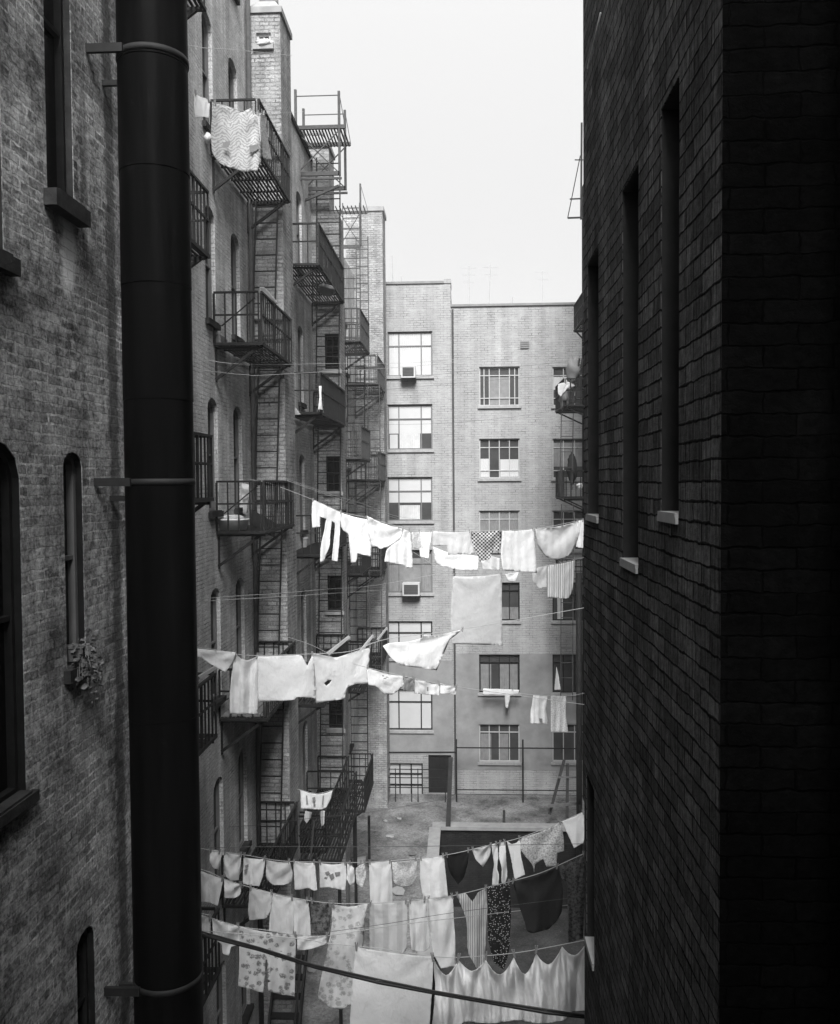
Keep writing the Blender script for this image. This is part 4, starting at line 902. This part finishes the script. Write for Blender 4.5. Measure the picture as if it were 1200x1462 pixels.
garment('shirt', 'small white shirt right of the dark grey sock', 'shirt', LC2, [(593, 969), (628, 976), (627, 993), (592, 990)], C['off'], 'v', .025, group=GC2, marks=([(610, 981), (612, 981), (612, 987), (610, 987)],))
garment('handkerchief', 'white handkerchief at the end of the small shirts', 'handkerchief', LC2, [(629, 976), (653, 980), (651, 992), (629, 990)], C['white'], 'v', .02, group=GC2)
pegs(LC2, 'clothespin on the line of small shirts', 'clothespins on the small shirt line')
LP = Line([(745, 990, 22), (762, 992, 22), (810, 994, 22.8), (834, 990, 23.2)])
LP.build('short clothesline of shorts beside the right drainpipe', .005, right=XRR)
garment('shorts', 'white shorts hanging left of the stained trousers by the right wall', 'shorts', LP, [(762, 992), (783, 993), (780, 1015), (783, 1034), (757, 1033), (758, 1015)], C['off'], 'v', .03, marks=([(770, 1026), (775, 1026), (775, 1032), (770, 1032)],))
garment('trousers', 'pale stained trousers hanging by the right drainpipe', 'trousers', LP, [(787, 993), (809, 994), (808, 1020), (812, 1046), (800, 1045), (787, 1045)], C['lace'], 'v', .03)
garment('rag', 'small white pointed rag in front of the dark right basement window', 'cloth', Line([(790, 952, 28.5), (800, 952, 28.5)]), [(795, 952), (798, 965), (801, 985), (792, 985)], C['white'], 'v', .02, pins=False)
LS = Line([(684, 984, 33.55), (745, 986, 33.55)])
garment('cloth', 'white cloths laid over a window sill low on the pale block', 'cloth', LS, [(690, 983), (742, 985), (740, 991), (729, 993), (726, 1012), (722, 1010), (721, 993), (690, 992)], C['white'], 'v', .03, pins=False)

# front rows
GD = 'laundry on the long row over the areaway'
LD = Line([(284, 1211, 12.6), (300, 1214, 12.6), (345, 1220, 12.7), (398, 1229, 12.8), (450, 1231, 12.9), (500, 1232, 12.9), (560, 1229, 13.0), (637, 1221, 13.2), (702, 1206, 13.4), (744, 1196, 13.5), (803, 1173, 13.7), (834, 1159, 13.8)])
LD.build('farthest of the low clotheslines, of many small clothes, over the areaway', .0045, left=XA, right=XRR)
def D(n, l, c, p, mt, fo='v', am=.03, **k): return garment(n, l, c, LD, p, mt, fo, am, group=GD, **k)
D('rag', 'crumpled white rag first on the small clothes row', 'cloth', [(300, 1215), (308, 1213), (315, 1216), (316, 1228), (313, 1242), (305, 1240), (299, 1230)], C['off'], 'd', .035)
D('shirt', 'little white shirt with a rounded neck, second on the small clothes row', 'shirt', [(320, 1217), (345, 1221), (343, 1240), (341, 1257), (330, 1258), (321, 1250)], C['off'], 's', .035)
D('shirt', 'white shirt with dark print along its left edge', 'shirt', [(348, 1224), (379, 1227), (376, 1250), (370, 1266), (356, 1264), (347, 1262)], C['off'], 'v', .03, marks=([(350, 1236), (355, 1234), (355, 1238), (351, 1240)], [(349, 1242), (354, 1241), (353, 1246), (349, 1247)]))
D('undershirt', 'grey swagged undershirt left of the plain white shorts', 'undershirt', [(380, 1228), (398, 1230), (414, 1231), (418, 1245), (417, 1260), (405, 1264), (390, 1264), (380, 1255)], C['grey'], 's', .04)
D('shorts', 'plain white shorts in the middle of the small clothes row', 'shorts', [(419, 1230), (450, 1232), (451, 1250), (453, 1271), (448, 1272), (440, 1268), (428, 1271), (421, 1271)], C['white'], 'v', .025)
D('shirt', 'white tee shirt with a dark flower printed on its front', 'shirt', [(456, 1232), (475, 1234), (494, 1232), (495, 1255), (493, 1272), (485, 1270), (470, 1267), (457, 1268)], C['white'], 'v', .02, marks=([(464, 1246), (469, 1244), (472, 1248), (467, 1251)], [(470, 1250), (476, 1247), (478, 1254), (473, 1257)], [(478, 1246), (486, 1245), (486, 1249), (480, 1252)], [(464, 1252), (468, 1253), (467, 1256), (463, 1255)]))
D('bib', 'narrow white bib right of the flower shirt', 'bib', [(496, 1233), (501, 1235), (506, 1240), (507, 1260), (500, 1264), (495, 1255)], C['off'], 's', .025)
D('bib', 'rounded white bib left of the long narrow towel', 'bib', [(508, 1240), (514, 1235), (522, 1232), (523, 1250), (518, 1268), (509, 1262)], C['lace'], 's', .025)
D('towel', 'long narrow white towel on the small clothes row', 'towel', [(527, 1231), (558, 1229), (560, 1255), (561, 1291), (529, 1290)], C['off'], 'v', .02)
D('blouse', 'ruffled pale baby blouse between two long towels', 'blouse', [(560, 1231), (595, 1227), (596, 1250), (588, 1265), (572, 1266), (562, 1260)], C['lace'], 's', .035)
D('towel', 'long white towel left of the dark briefs', 'towel', [(600, 1225), (634, 1221), (637, 1250), (640, 1280), (605, 1285), (600, 1255)], C['off'], 'v', .02)
D('briefs', 'dark briefs against the areaway wall', 'underwear', [(637, 1221), (670, 1213), (668, 1235), (662, 1255), (654, 1263), (642, 1245)], C['black'], 's', .03)
D('briefs', 'pale grey briefs right of the dark pair', 'underwear', [(674, 1213), (702, 1206), (700, 1222), (690, 1238), (680, 1228)], C['grey'], 's', .04)
D('stocking', 'twisted white stocking left of its mate', 'stocking', [(702, 1206), (710, 1204), (712, 1222), (710, 1240), (713, 1250), (712, 1263), (703, 1264), (704, 1245), (706, 1235)], C['white'], 'd', .025)
D('stocking', 'twisted white stocking beside the tank top', 'stocking', [(713, 1204), (722, 1201), (723, 1225), (725, 1250), (721, 1263), (716, 1260), (717, 1240), (713, 1225)], C['white'], 'd', .025)
D('tank_top', 'white tank top with a scooped neck', 'tank top', [(724, 1201), (731, 1205), (738, 1203), (743, 1197), (744, 1222), (750, 1249), (735, 1256), (731, 1230)], C['white'], 'v', .02)
D('blouse', 'pale floral blouse with pointed hem near the right wall', 'blouse', [(744, 1196), (770, 1187), (801, 1174), (805, 1195), (806, 1215), (796, 1218), (795, 1236), (781, 1238), (776, 1226), (764, 1234), (763, 1246), (761, 1235), (750, 1222), (743, 1212)], C['floral_small'], 'd', .035)
D('towel', 'white towel slanting into the right wall, last on the small clothes row', 'towel', [(803, 1173), (834, 1159), (835, 1203), (820, 1211)], C['white'], 'v', .015)
pegs(LD, 'clothespin on the row of small clothes over the areaway', 'clothespins on the small clothes row')

GE = 'laundry on the row of dresses and towels'
LE = Line([(284, 1241, 10.6), (320, 1255, 10.6), (357, 1267, 10.7), (418, 1282, 10.8), (475, 1290, 10.9), (527, 1290, 11), (585, 1286, 11), (647, 1279, 11.1), (712, 1263, 11.2), (765, 1249, 11.3), (797, 1236, 11.3), (834, 1219, 11.4)])
LE.build('low clothesline of dresses and long towels', .0045, left=XA, right=XRR)
def E_(n, l, c, p, mt, fo='v', am=.03, **k): return garment(n, l, c, LE, p, mt, fo, am, group=GE, **k)
E_('towel', 'white square towel peeking out beside the vent pipe, first on the dress row', 'towel', [(280, 1240), (319, 1255), (315, 1275), (311, 1294), (300, 1289), (280, 1286)], C['off'], 'v', .02)
E_('rag', 'bunched white rags right of the square towel by the pipe', 'cloth', [(320, 1255), (345, 1264), (343, 1278), (335, 1283), (321, 1282)], C['off'], 'd', .04)
E_('cloth', 'grey dish cloth above the dark iron grating', 'cloth', [(357, 1267), (389, 1275), (387, 1300), (380, 1312), (356, 1314), (354, 1300)], C['grey'], 'v', .02)
E_('cloth', 'pale dish cloth in the middle of the three above the pajama trousers', 'cloth', [(390, 1276), (418, 1282), (420, 1315), (418, 1336), (384, 1330), (386, 1300)], C['off'], 'v', .02)
E_('cloth', 'pale dish cloth left of the dark printed cloth', 'cloth', [(418, 1282), (440, 1286), (443, 1310), (444, 1337), (420, 1334)], C['off'], 'v', .02, off=.03)
E_('cloth', 'dark printed cloth left of the big floral housecoat', 'cloth', [(444, 1286), (472, 1290), (472, 1320), (468, 1333), (445, 1334)], C['mottle'], 's', .03)
E_('housecoat', 'big pale floral housecoat with a swept skirt', 'housecoat', [(475, 1290), (500, 1293), (525, 1290), (521, 1320), (519, 1350), (512, 1368), (510, 1400), (505, 1432), (490, 1442), (470, 1438), (453, 1425), (460, 1390), (468, 1355), (474, 1320)], C['floral_big'], 's', .06)
E_('towel', 'broad grey striped bath towel behind the big white sheet', 'towel', [(528, 1290), (555, 1288), (581, 1286), (582, 1320), (581, 1358), (558, 1370), (528, 1370)], C['broad'], 'v', .025)
E_('towel', 'pale hand towel right of the striped bath towel', 'towel', [(585, 1286), (608, 1285), (611, 1315), (615, 1352), (605, 1360), (588, 1358), (585, 1320)], C['off'], 'v', .025)
E_('shirt', 'long pale shirt with a drooping collar left of the striped dress', 'shirt', [(611, 1284), (647, 1279), (648, 1310), (651, 1350), (651, 1380), (630, 1383), (618, 1360), (613, 1320)], C['off'], 's', .04)
E_('dress', 'pale fine striped dress with a v neck', 'dress', [(652, 1278), (665, 1274), (675, 1287), (683, 1273), (695, 1268), (696, 1300), (694, 1340), (692, 1380), (682, 1385), (668, 1360), (667, 1315), (660, 1295)], C['ticks'], 'v', .03)
E_('dress', 'dark dress with white polka dots', 'dress', [(697, 1267), (712, 1263), (728, 1260), (730, 1300), (728, 1355), (720, 1385), (705, 1375), (697, 1340)], C['dots'], 'v', .03)
E_('tablecloth', 'plain dark cloth hanging askew right of the dotted dress', 'cloth', [(732, 1258), (765, 1250), (797, 1237), (800, 1248), (803, 1262), (804, 1285), (802, 1304), (793, 1318), (784, 1327), (772, 1330), (762, 1333), (753, 1330), (749, 1315), (743, 1298), (738, 1278)], C['dark'], 'v', .06, freq=2.2)
E_('dress', 'mottled dark floral dress against the right wall', 'dress', [(798, 1237), (810, 1231), (835, 1219), (835, 1265), (833, 1340), (812, 1346), (811, 1300), (811, 1260), (803, 1256)], C['mottle'], 'v', .04)
pegs(LE, 'clothespin on the row of dresses and long towels', 'clothespins on the dress row')

GF = 'laundry on the pajama line'
LF = Line([(282, 1303, 9.3), (302, 1311, 9.3), (342, 1323, 9.4), (385, 1329, 9.5), (423, 1335, 9.6), (470, 1336, 9.8), (560, 1322, 10.3), (660, 1310, 10.8), (834, 1290, 12)])
LF.build('low clothesline of the patterned pajama trousers', .004, left=-4.2, right=XRR)
def F_(n, l, c, p, mt, fo='v', am=.03, **k): return garment(n, l, c, LF, p, mt, fo, am, group=GF, **k)
F_('rag', 'grey rag squeezed beside the vent pipe on the pajama line', 'cloth', [(280, 1303), (301, 1311), (300, 1335), (290, 1333), (280, 1330)], C['grey'], 'd', .03)
F_('shirt', 'pale shirt gathered into swags left of the pajama trousers', 'shirt', [(303, 1312), (322, 1317), (341, 1322), (345, 1335), (343, 1345), (338, 1350), (330, 1352), (327, 1365), (318, 1362), (317, 1348), (305, 1340)], C['off'], 's', .05)
F_('pajama_trousers', 'pale patterned pajama trousers with two wide legs', 'trousers', [(342, 1323), (385, 1329), (423, 1335), (422, 1370), (421, 1423), (405, 1421), (383, 1416), (381.5, 1370), (380, 1370), (376, 1418), (340, 1408), (342, 1380)], C['floral'], 'v', .03)
F_('rag', 'crumpled grey rag right of the pajama trousers', 'cloth', [(424, 1335), (468, 1336), (466, 1348), (445, 1355), (425, 1358)], C['grey'], 'd', .04)
pegs(LF, 'clothespin on the pajama line', 'clothespins on the pajama line')

GG = 'laundry on the nearest line'
LG = Line([(400, 1338, 8.0), (460, 1346, 8.0), (508, 1351, 8.0), (560, 1357, 8.05), (619, 1366, 8.1), (660, 1367, 8.15), (735, 1361, 8.25), (803, 1349, 8.4), (834, 1343, 8.5)])
LG.build('nearest clothesline holding the scalloped sheet', .0035, left=-4.2, right=XRR)
garment('sheet', 'big flat white sheet nearest at the bottom, left of the scalloped one', 'bed sheet', LG, [(508, 1351), (560, 1357), (619, 1366), (618, 1400), (612, 1490), (498, 1490), (502, 1420), (505, 1380)], C['off'], 'b', .02, group=GG, res=4)
pk = [(619, 1368), (655, 1367), (694, 1365), (734, 1361), (766, 1356), (803, 1348), (840, 1342)]; sag = [24, 17, 25, 29, 22, 18]; top = []
for (p_, q_), sg in zip(zip(pk, pk[1:]), sag):
    for k in range(8): t = k / 8; top.append((p_[0] + (q_[0] - p_[0]) * t, p_[1] + (q_[1] - p_[1]) * t + sg * (1 - abs(2 * t - 1) ** 1.7)))
garment('sheet', 'scalloped white sheet pegged at many points, nearest at the bottom right', 'bed sheet', LG, top + [(840, 1342), (838, 1443), (815, 1445), (806, 1458), (770, 1462), (740, 1456), (700, 1462), (664, 1458), (655, 1466), (617, 1466), (620, 1440), (622, 1410)], C['off'], 'v', .085, freq=6.5, group=GG, res=2.4, peaks=(0.0, .163, .34, .522, .667, .835, 1.0))
for x in (655, 694, 734, 766): pinspots.append((LG, x, 0))
pegs(LG, 'clothespin on the nearest line above the white sheets', 'clothespins on the nearest line')

# towel on the yard stair
LT = Line([(425, 1127, 18.3), (440, 1131, 18.3), (455, 1133, 18.4), (476, 1128, 18.5)])
LT.build('short sagging clothesline over the yard stair', .005)
garment('towel', 'white towel with dark figures hanging over the yard stair', 'towel', LT, [(429, 1128), (440, 1131), (455, 1133), (468, 1131), (475, 1129), (472, 1142), (466, 1153), (460, 1156), (430, 1155)], C['white'], 'v', .02, marks=([(437, 1136), (439, 1136), (440, 1148), (438, 1148)], [(446, 1139), (450, 1138), (451, 1143), (447, 1145)], [(448, 1146), (450, 1146), (451, 1150), (448, 1150)], [(461, 1136), (463, 1136), (462, 1149), (460, 1149)]))
garment('rag', 'small crumpled rag below the towel on the yard stair', 'cloth', LT, [(436, 1158), (446, 1160), (444, 1168), (438, 1176), (434, 1170)], C['grey'], 'd', .03, pins=False)
garment('rag', 'narrow striped rag hanging from the yard stair railing', 'cloth', LT, [(456, 1158), (464, 1158), (463, 1178), (459, 1180)], C['stripes'], 'v', .02, pins=False, off=.1)

# bare lines
def bare(label, pts, r=.004, mat='rope', left=None, right=None): Line(pts).build(label, r, mat, 'bare lines across the court', left, right)
bare('bare line near the top from the pipe to the first pier', [(258, 61, 12.5), (340, 71, 14.5), (417, 79, 18.2)], .004, left=XA)
bare('bare line sagging under the second balcony of the nearest stack', [(262, 525, 12), (310, 531, 12.6), (352, 535, 13.6), (405, 534, 15), (620, 520, 24), (834, 495, 28)], left=XA, right=XRR)
bare('bare line under the second balcony, upper of its pair', [(296, 514, 14.5), (352, 520, 15.2), (470, 519, 19), (640, 514, 24), (834, 487, 30)], right=XRR)
bare('pale bare line sloping to the top middle window of the far block', [(404, 532, 19), (495, 563, 24), (556, 581, 33.9)])
bare('bare line high across the pale wall under its topmost window', [(540, 546, 27), (640, 533, 28), (740, 523, 29), (834, 514, 30)], .004, 'rope_dark', right=XRR)
bare('bare line across the pale wall below the air conditioner', [(545, 557, 27), (640, 548, 28), (740, 540, 29), (834, 533, 30)], .004, 'rope_dark', right=XRR)
bare('bare line across the pale wall between the second and third windows', [(545, 606, 27), (640, 604, 28), (740, 594, 29), (834, 578, 30)], .004, 'rope_dark', right=XRR)
bare('upper bare line of the pair just above the long underwear', [(405, 682, 16.5), (470, 705, 18), (520, 720, 20), (572, 738, 24), (640, 745, 28)], .004)
bare('lower bare line of the pair just above the long underwear', [(410, 686, 16.5), (480, 711, 18), (572, 742, 24)], .004)
bare('upper bare line across the tenement above the bed sheets', [(300, 854, 13), (400, 847, 15), (470, 841, 18), (553, 833, 24), (720, 800, 30)], .004, left=XA)
bare('lower bare line across the tenement above the bed sheets', [(300, 858, 13), (420, 851, 15), (553, 842, 24)], .004, left=XA)
bare('bare line dropping from the pier to the bed sheets', [(402, 907, 16), (442, 920, 14), (470, 934, 12.2)], .004)
bare('faint bare line low across the yard above the small clothes', [(284, 1211, 9.8), (400, 1209, 10), (560, 1209, 10.3), (834, 1205, 11)], .003, 'rope_dark', left=-4.2, right=XRR)
bare('dark bare line over the yard paving', [(284, 1182, 15), (360, 1179, 16), (440, 1169, 17), (540, 1158, 20), (640, 1140, 24)], .004, 'rope_dark')
bare('thin bare line across the striped towels', [(470, 1331, 9), (560, 1318, 9.3), (650, 1303, 9.6), (834, 1280, 10.4)], .0025, 'rope_dark', right=XRR)
m = MB(); cpts = [(200, 1312, 7.2), (288, 1335, 7.1), (370, 1356, 7.0), (450, 1381, 6.9), (540, 1403, 6.8), (620, 1418, 6.75), (700, 1432, 6.7), (780, 1446, 6.65), (840, 1453, 6.6)]
m.tube([at(*q) for q in cpts], .0135, 8); m.tube([at(a, b - 3.2 - 1.2 * math.sin(a * .05), c - .02) for a, b, c in cpts], .007, 6)
tag(m.build('cable', M['cable'], None, True), 'thick black doubled cable slanting across the nearest white sheets', 'cable')
m = MB(); m.tube([atX(858, 18, XR - .02), atX(849, 58, XR - .025), atX(839, 97, XR - .02)], .004, 6); tag(m.build('wire', M['metal_white'], None, True), 'short bright wire down the upper edge of the near right wall', 'wire')

# pulley poles by the bed sheets
for (a_, b2, d_, lab) in (((468, 934), (499, 909), 14, 'pale clothesline prop nearest the torn sheet'), ((515, 930), (533, 907), 18, 'pale clothesline prop in the middle, above the torn sheet'), ((539, 914), (553, 896), 24, 'pale clothesline prop beside the far block corner'), ((284, 968), (312, 950), 11.5, 'white pole lying on the balcony rail by the vent pipe')):
    m = MB(); m.bar(at(*a_, d_), at(*b2, d_ + .2), .05, .05, .04); m.bar(at(*b2, d_ + .2), at(b2[0], b2[1] + 4, d_ + .2), .03); tag(m.build('prop_pole', M['stone_white'] if a_[0] < 300 else M['kerb'], None), lab, 'pole')

# ------------------------------------------------------------------ things left on the balconies
def bundle(name, lab, cat, c, r, mat, jit=.2, n=14, mm=9):
    m = MB(); m.blob(c, r, n, mm, jit); return tag(m.build(name, mat, None, True), lab, cat)
z3 = FL1[2]
tb = thing('wash_tub', 'white enamel wash tub on the iron balcony of the nearest stack', 'tub', (XA + .45, 15.4, z3 + .003), None)
pA = at(309, 745, 15.35); pB = at(356, 745, 15.35); w = (pB.x - pA.x) / 2; xm = (pA.x + pB.x) / 2
m = MB(); m.lathe((xm, 15.38, z3 + .003), [(w * .78, 0), (w * .95, .17), (w, .18), (w, .2), (w * .93, .19), (w * .75, .03)], 24); m.build('basin', M['metal_white'], tb, True)
m = MB(); m.blob((xm, 15.38, z3 + .2), (w * .8, w * .6, .07), 12, 6, .3); m.build('washing', C['off'], tb, True)
m = MB()
for k in range(6): m.box((XA + .04 + .135 * k, 15.08 + .03 * (k % 3), FL1[3] + .003), (XA + .16 + .135 * k, 17.5 - .05 * (k % 2), FL1[3] + .03))
tag(m.build('planks', M['wood_grey'], None), 'weathered planks laid over the balcony just below the big white sheets', 'planks')
L9 = Line([(345, 691, 15.2), (358, 691, 15.2)])
garment('shirt', 'pale shirt slung over the balcony rail above the wash tub', 'shirt', L9, [(346, 690), (357, 692), (359, 705), (354, 715), (352, 735), (347, 733), (347, 715), (344, 705)], C['grey'], 'd', .03, pins=False)
m = MB(); m.bar(at(358, 738, 15.7), at(392, 757, 17.2), .03, .28); tag(m.build('board', M['wood_dark'], None), 'dark wide board leaning inside the wash tub balcony', 'board')
L8 = Line([(370, 412, 14.95), (400, 430, 16.5)])
garment('cloth', 'pale cloth draped over the corner of the second balcony railing', 'cloth', L8, [(371, 410), (378, 410), (392, 426), (398, 434), (392, 432), (384, 425), (379, 430), (378, 455), (375, 485), (373, 450)], C['grey'], 'v', .03, pins=False)
m = MB(); p = at(300, 476, 15.2); m.box((p.x, 15.15, FL1[1] + .004), (p.x + .2, 15.6, FL1[1] + .14)); m.box((p.x + .02, 15.17, FL1[1] + .144), (p.x + .18, 15.58, FL1[1] + .17)); tag(m.build('box', M['wood_grey'], None), 'pale wooden box on the near corner of the second balcony', 'box')
bundle('bag', 'white bag on the sill behind the zigzag dress', 'bag', at(297, 197, 14.7), (.06, .1, .09), C['white'])
bundle('bag', 'white bundle on the window ledge of the first pier', 'bag', at(377, 61, 17.66), (.17, .07, .06), C['white'], .35)
for (px, py, d_, r, mt, lab) in ((411, 775, 19.35, .10, 'stone', 'left flower pot on the middle stack landing'), (434, 774, 21.4, .11, 'stone', 'right flower pot on the middle stack landing')):
    q = at(px, py + 8, d_); m = MB(); m.lathe((q.x, d_, FL2[2] + .003), [(r * .7, 0), (r, .2), (r * 1.1, .2), (r * 1.1, .25), (r * .9, .25)], 14); tag(m.build('flower_pot', M[mt], None), lab, 'flower pot')
L7 = Line([(456, 548, 19.1), (460, 548, 19.1)])
garment('rag', 'narrow white rag on the corner of the middle stack railing', 'cloth', L7, [(455.5, 551), (459.5, 551), (459, 566), (461, 585), (454.5, 585), (456.5, 566)], C['white'], 'v', .015, pins=False)
garment('bedding', 'pale bedding airing over the end of the middle stack balcony', 'bedding', Line([(404, 560, 19.05), (425, 575, 19.05)]), [(406, 568), (411, 572), (424, 584), (430, 592), (418, 592), (407, 590)], C['grey'], 'd', .03, pins=False)
bundle('blanket_roll', 'pale blanket roll under the upper railing of the middle stack', 'blanket', at(466, 414, 21), (.2, .5, .1), C['mid'], .15)
# clutter on the right fire escape
for (px, py, d_, r, mt, lab, nm, ct) in ((819, 530, 29.6, (.22, .3, .42), C['mid'], 'grey bundle heaped highest on the upper right fire escape', 'bundle', 'bundle'), (806, 568, 29.4, (.17, .25, .35), C['mid'], 'dark sack at the open end of the upper right fire escape', 'sack', 'sack'), (812, 552, 29.5, (.24, .2, .13), C['white'], 'white linen heaped on the upper right fire escape', 'linen', 'linen'), (817, 668, 29.5, (.15, .2, .5), C['dark'], 'tall dark bundle standing on the lower right fire escape', 'bundle', 'bundle'), (828, 694, 29.4, (.1, .1, .1), C['white'], 'white jug on the lower right fire escape', 'jug', 'jug')):
    bundle(nm, lab, ct, at(px, py, d_), r, mt, .3)
garment('rug', 'dark narrow rug over the end rail of the lower right fire escape', 'rug', Line([(796, 672, 29.1), (806, 672, 29.1)]), [(797, 672), (804, 672), (804.5, 709), (798, 710)], C['dark'], 'v', .02, pins=False)
garment('cloth', 'white cloth hung on the slanting rail of the upper right fire escape', 'cloth', Line([(796, 560, 29.1), (830, 520, 29.1)]), [(797, 548), (806, 546), (812, 552), (806, 560), (801, 566), (797, 562)], C['white'], 'd', .03, pins=False)
m = MB(); m.bar(at(817, 575, 29.3), at(828, 512, 29.6), .06); m.bar(at(821, 575, 29.3), at(832, 512, 29.6), .06)
for i in range(7): t = i / 7; m.bar(at(817 + 11 * t, 575 - 63 * t, 29.3 + .3 * t), at(821 + 11 * t, 575 - 63 * t, 29.3 + .3 * t), .04)
tag(m.build('step_ladder', M['iron'], None), 'black ladder leaning on the upper right fire escape', 'ladder')

# ------------------------------------------------------------------ light
w = bpy.data.worlds.new('World'); sc.world = w; w.use_nodes = True; nt = w.node_tree; nt.nodes.clear()
out = nd(nt, 'ShaderNodeOutputWorld'); bg = nd(nt, 'ShaderNodeBackground'); sky = nd(nt, 'ShaderNodeTexSky', sky_type='NISHITA')
EL, AZ = 46, 186     # sun high, behind the camera and to the right
sky.sun_disc = False; sky.sun_elevation = R(EL); sky.sun_rotation = R(AZ); sky.air_density = 1.0; sky.dust_density = 2.0; sky.ozone_density = 1.0
bw = nd(nt, 'ShaderNodeRGBToBW'); nt.links.new(sky.outputs[0], bw.inputs[0]); tz = nd(nt, 'ShaderNodeSeparateXYZ'); nt.links.new(nd(nt, 'ShaderNodeTexCoord').outputs['Generated'], tz.inputs[0])
cie = math_(nt, 'MULTIPLY', math_(nt, 'ADD', math_(nt, 'MULTIPLY', math_(nt, 'MAXIMUM', tz.outputs[2], 0.0), 2.0), 1.0), .48)
ov = mix(nt, bw.outputs[0], cie, .9)     # overcast: brightest overhead, a third of that at the horizon
nt.links.new(ov, bg.inputs[0]); val(bg.inputs[1], .15)
nt.links.new(bg.outputs[0], out.inputs[0])
sl = bpy.data.lights.new('sun', 'SUN'); sl.energy = 1.15; sl.angle = R(25); sl.color = (1, 1, 1)
so = bpy.data.objects.new('sun', sl); col.objects.link(so)
dv = Vector((math.sin(R(180 - AZ)) * -1, 0, 0))
az = R(AZ)                                    # measured from +Y towards +X
to_sun = Vector((math.sin(az) * math.cos(R(EL)) * -1, math.cos(az) * math.cos(R(EL)), math.sin(R(EL))))
so.rotation_euler = to_sun.to_track_quat('Z', 'Y').to_euler()
vs = sc.view_settings; vs.view_transform = 'Standard'; vs.look = 'None'; vs.exposure = 2.6; vs.gamma = 1
sc.cycles.use_denoising = True; sc.cycles.max_bounces = 8; sc.cycles.diffuse_bounces = 6

# ------------------------------------------------------------------ air
hz = MB(); hz.box((-120, -60, ZP - 1), (120, 130, 12.5)); ho = hz.build('haze', bpy.data.materials.new('haze_air')); ho['kind'] = 'stuff'
hm = ho.data.materials[0]; hm.use_nodes = True; nt = hm.node_tree; nt.nodes.clear(); out = nd(nt, 'ShaderNodeOutputMaterial'); pv = nd(nt, 'ShaderNodeVolumePrincipled')
val(pv.inputs['Color'], g(.92)); val(pv.inputs['Density'], .0009); nt.links.new(pv.outputs[0], out.inputs['Volume'])
sc.cycles.volume_bounces = 1
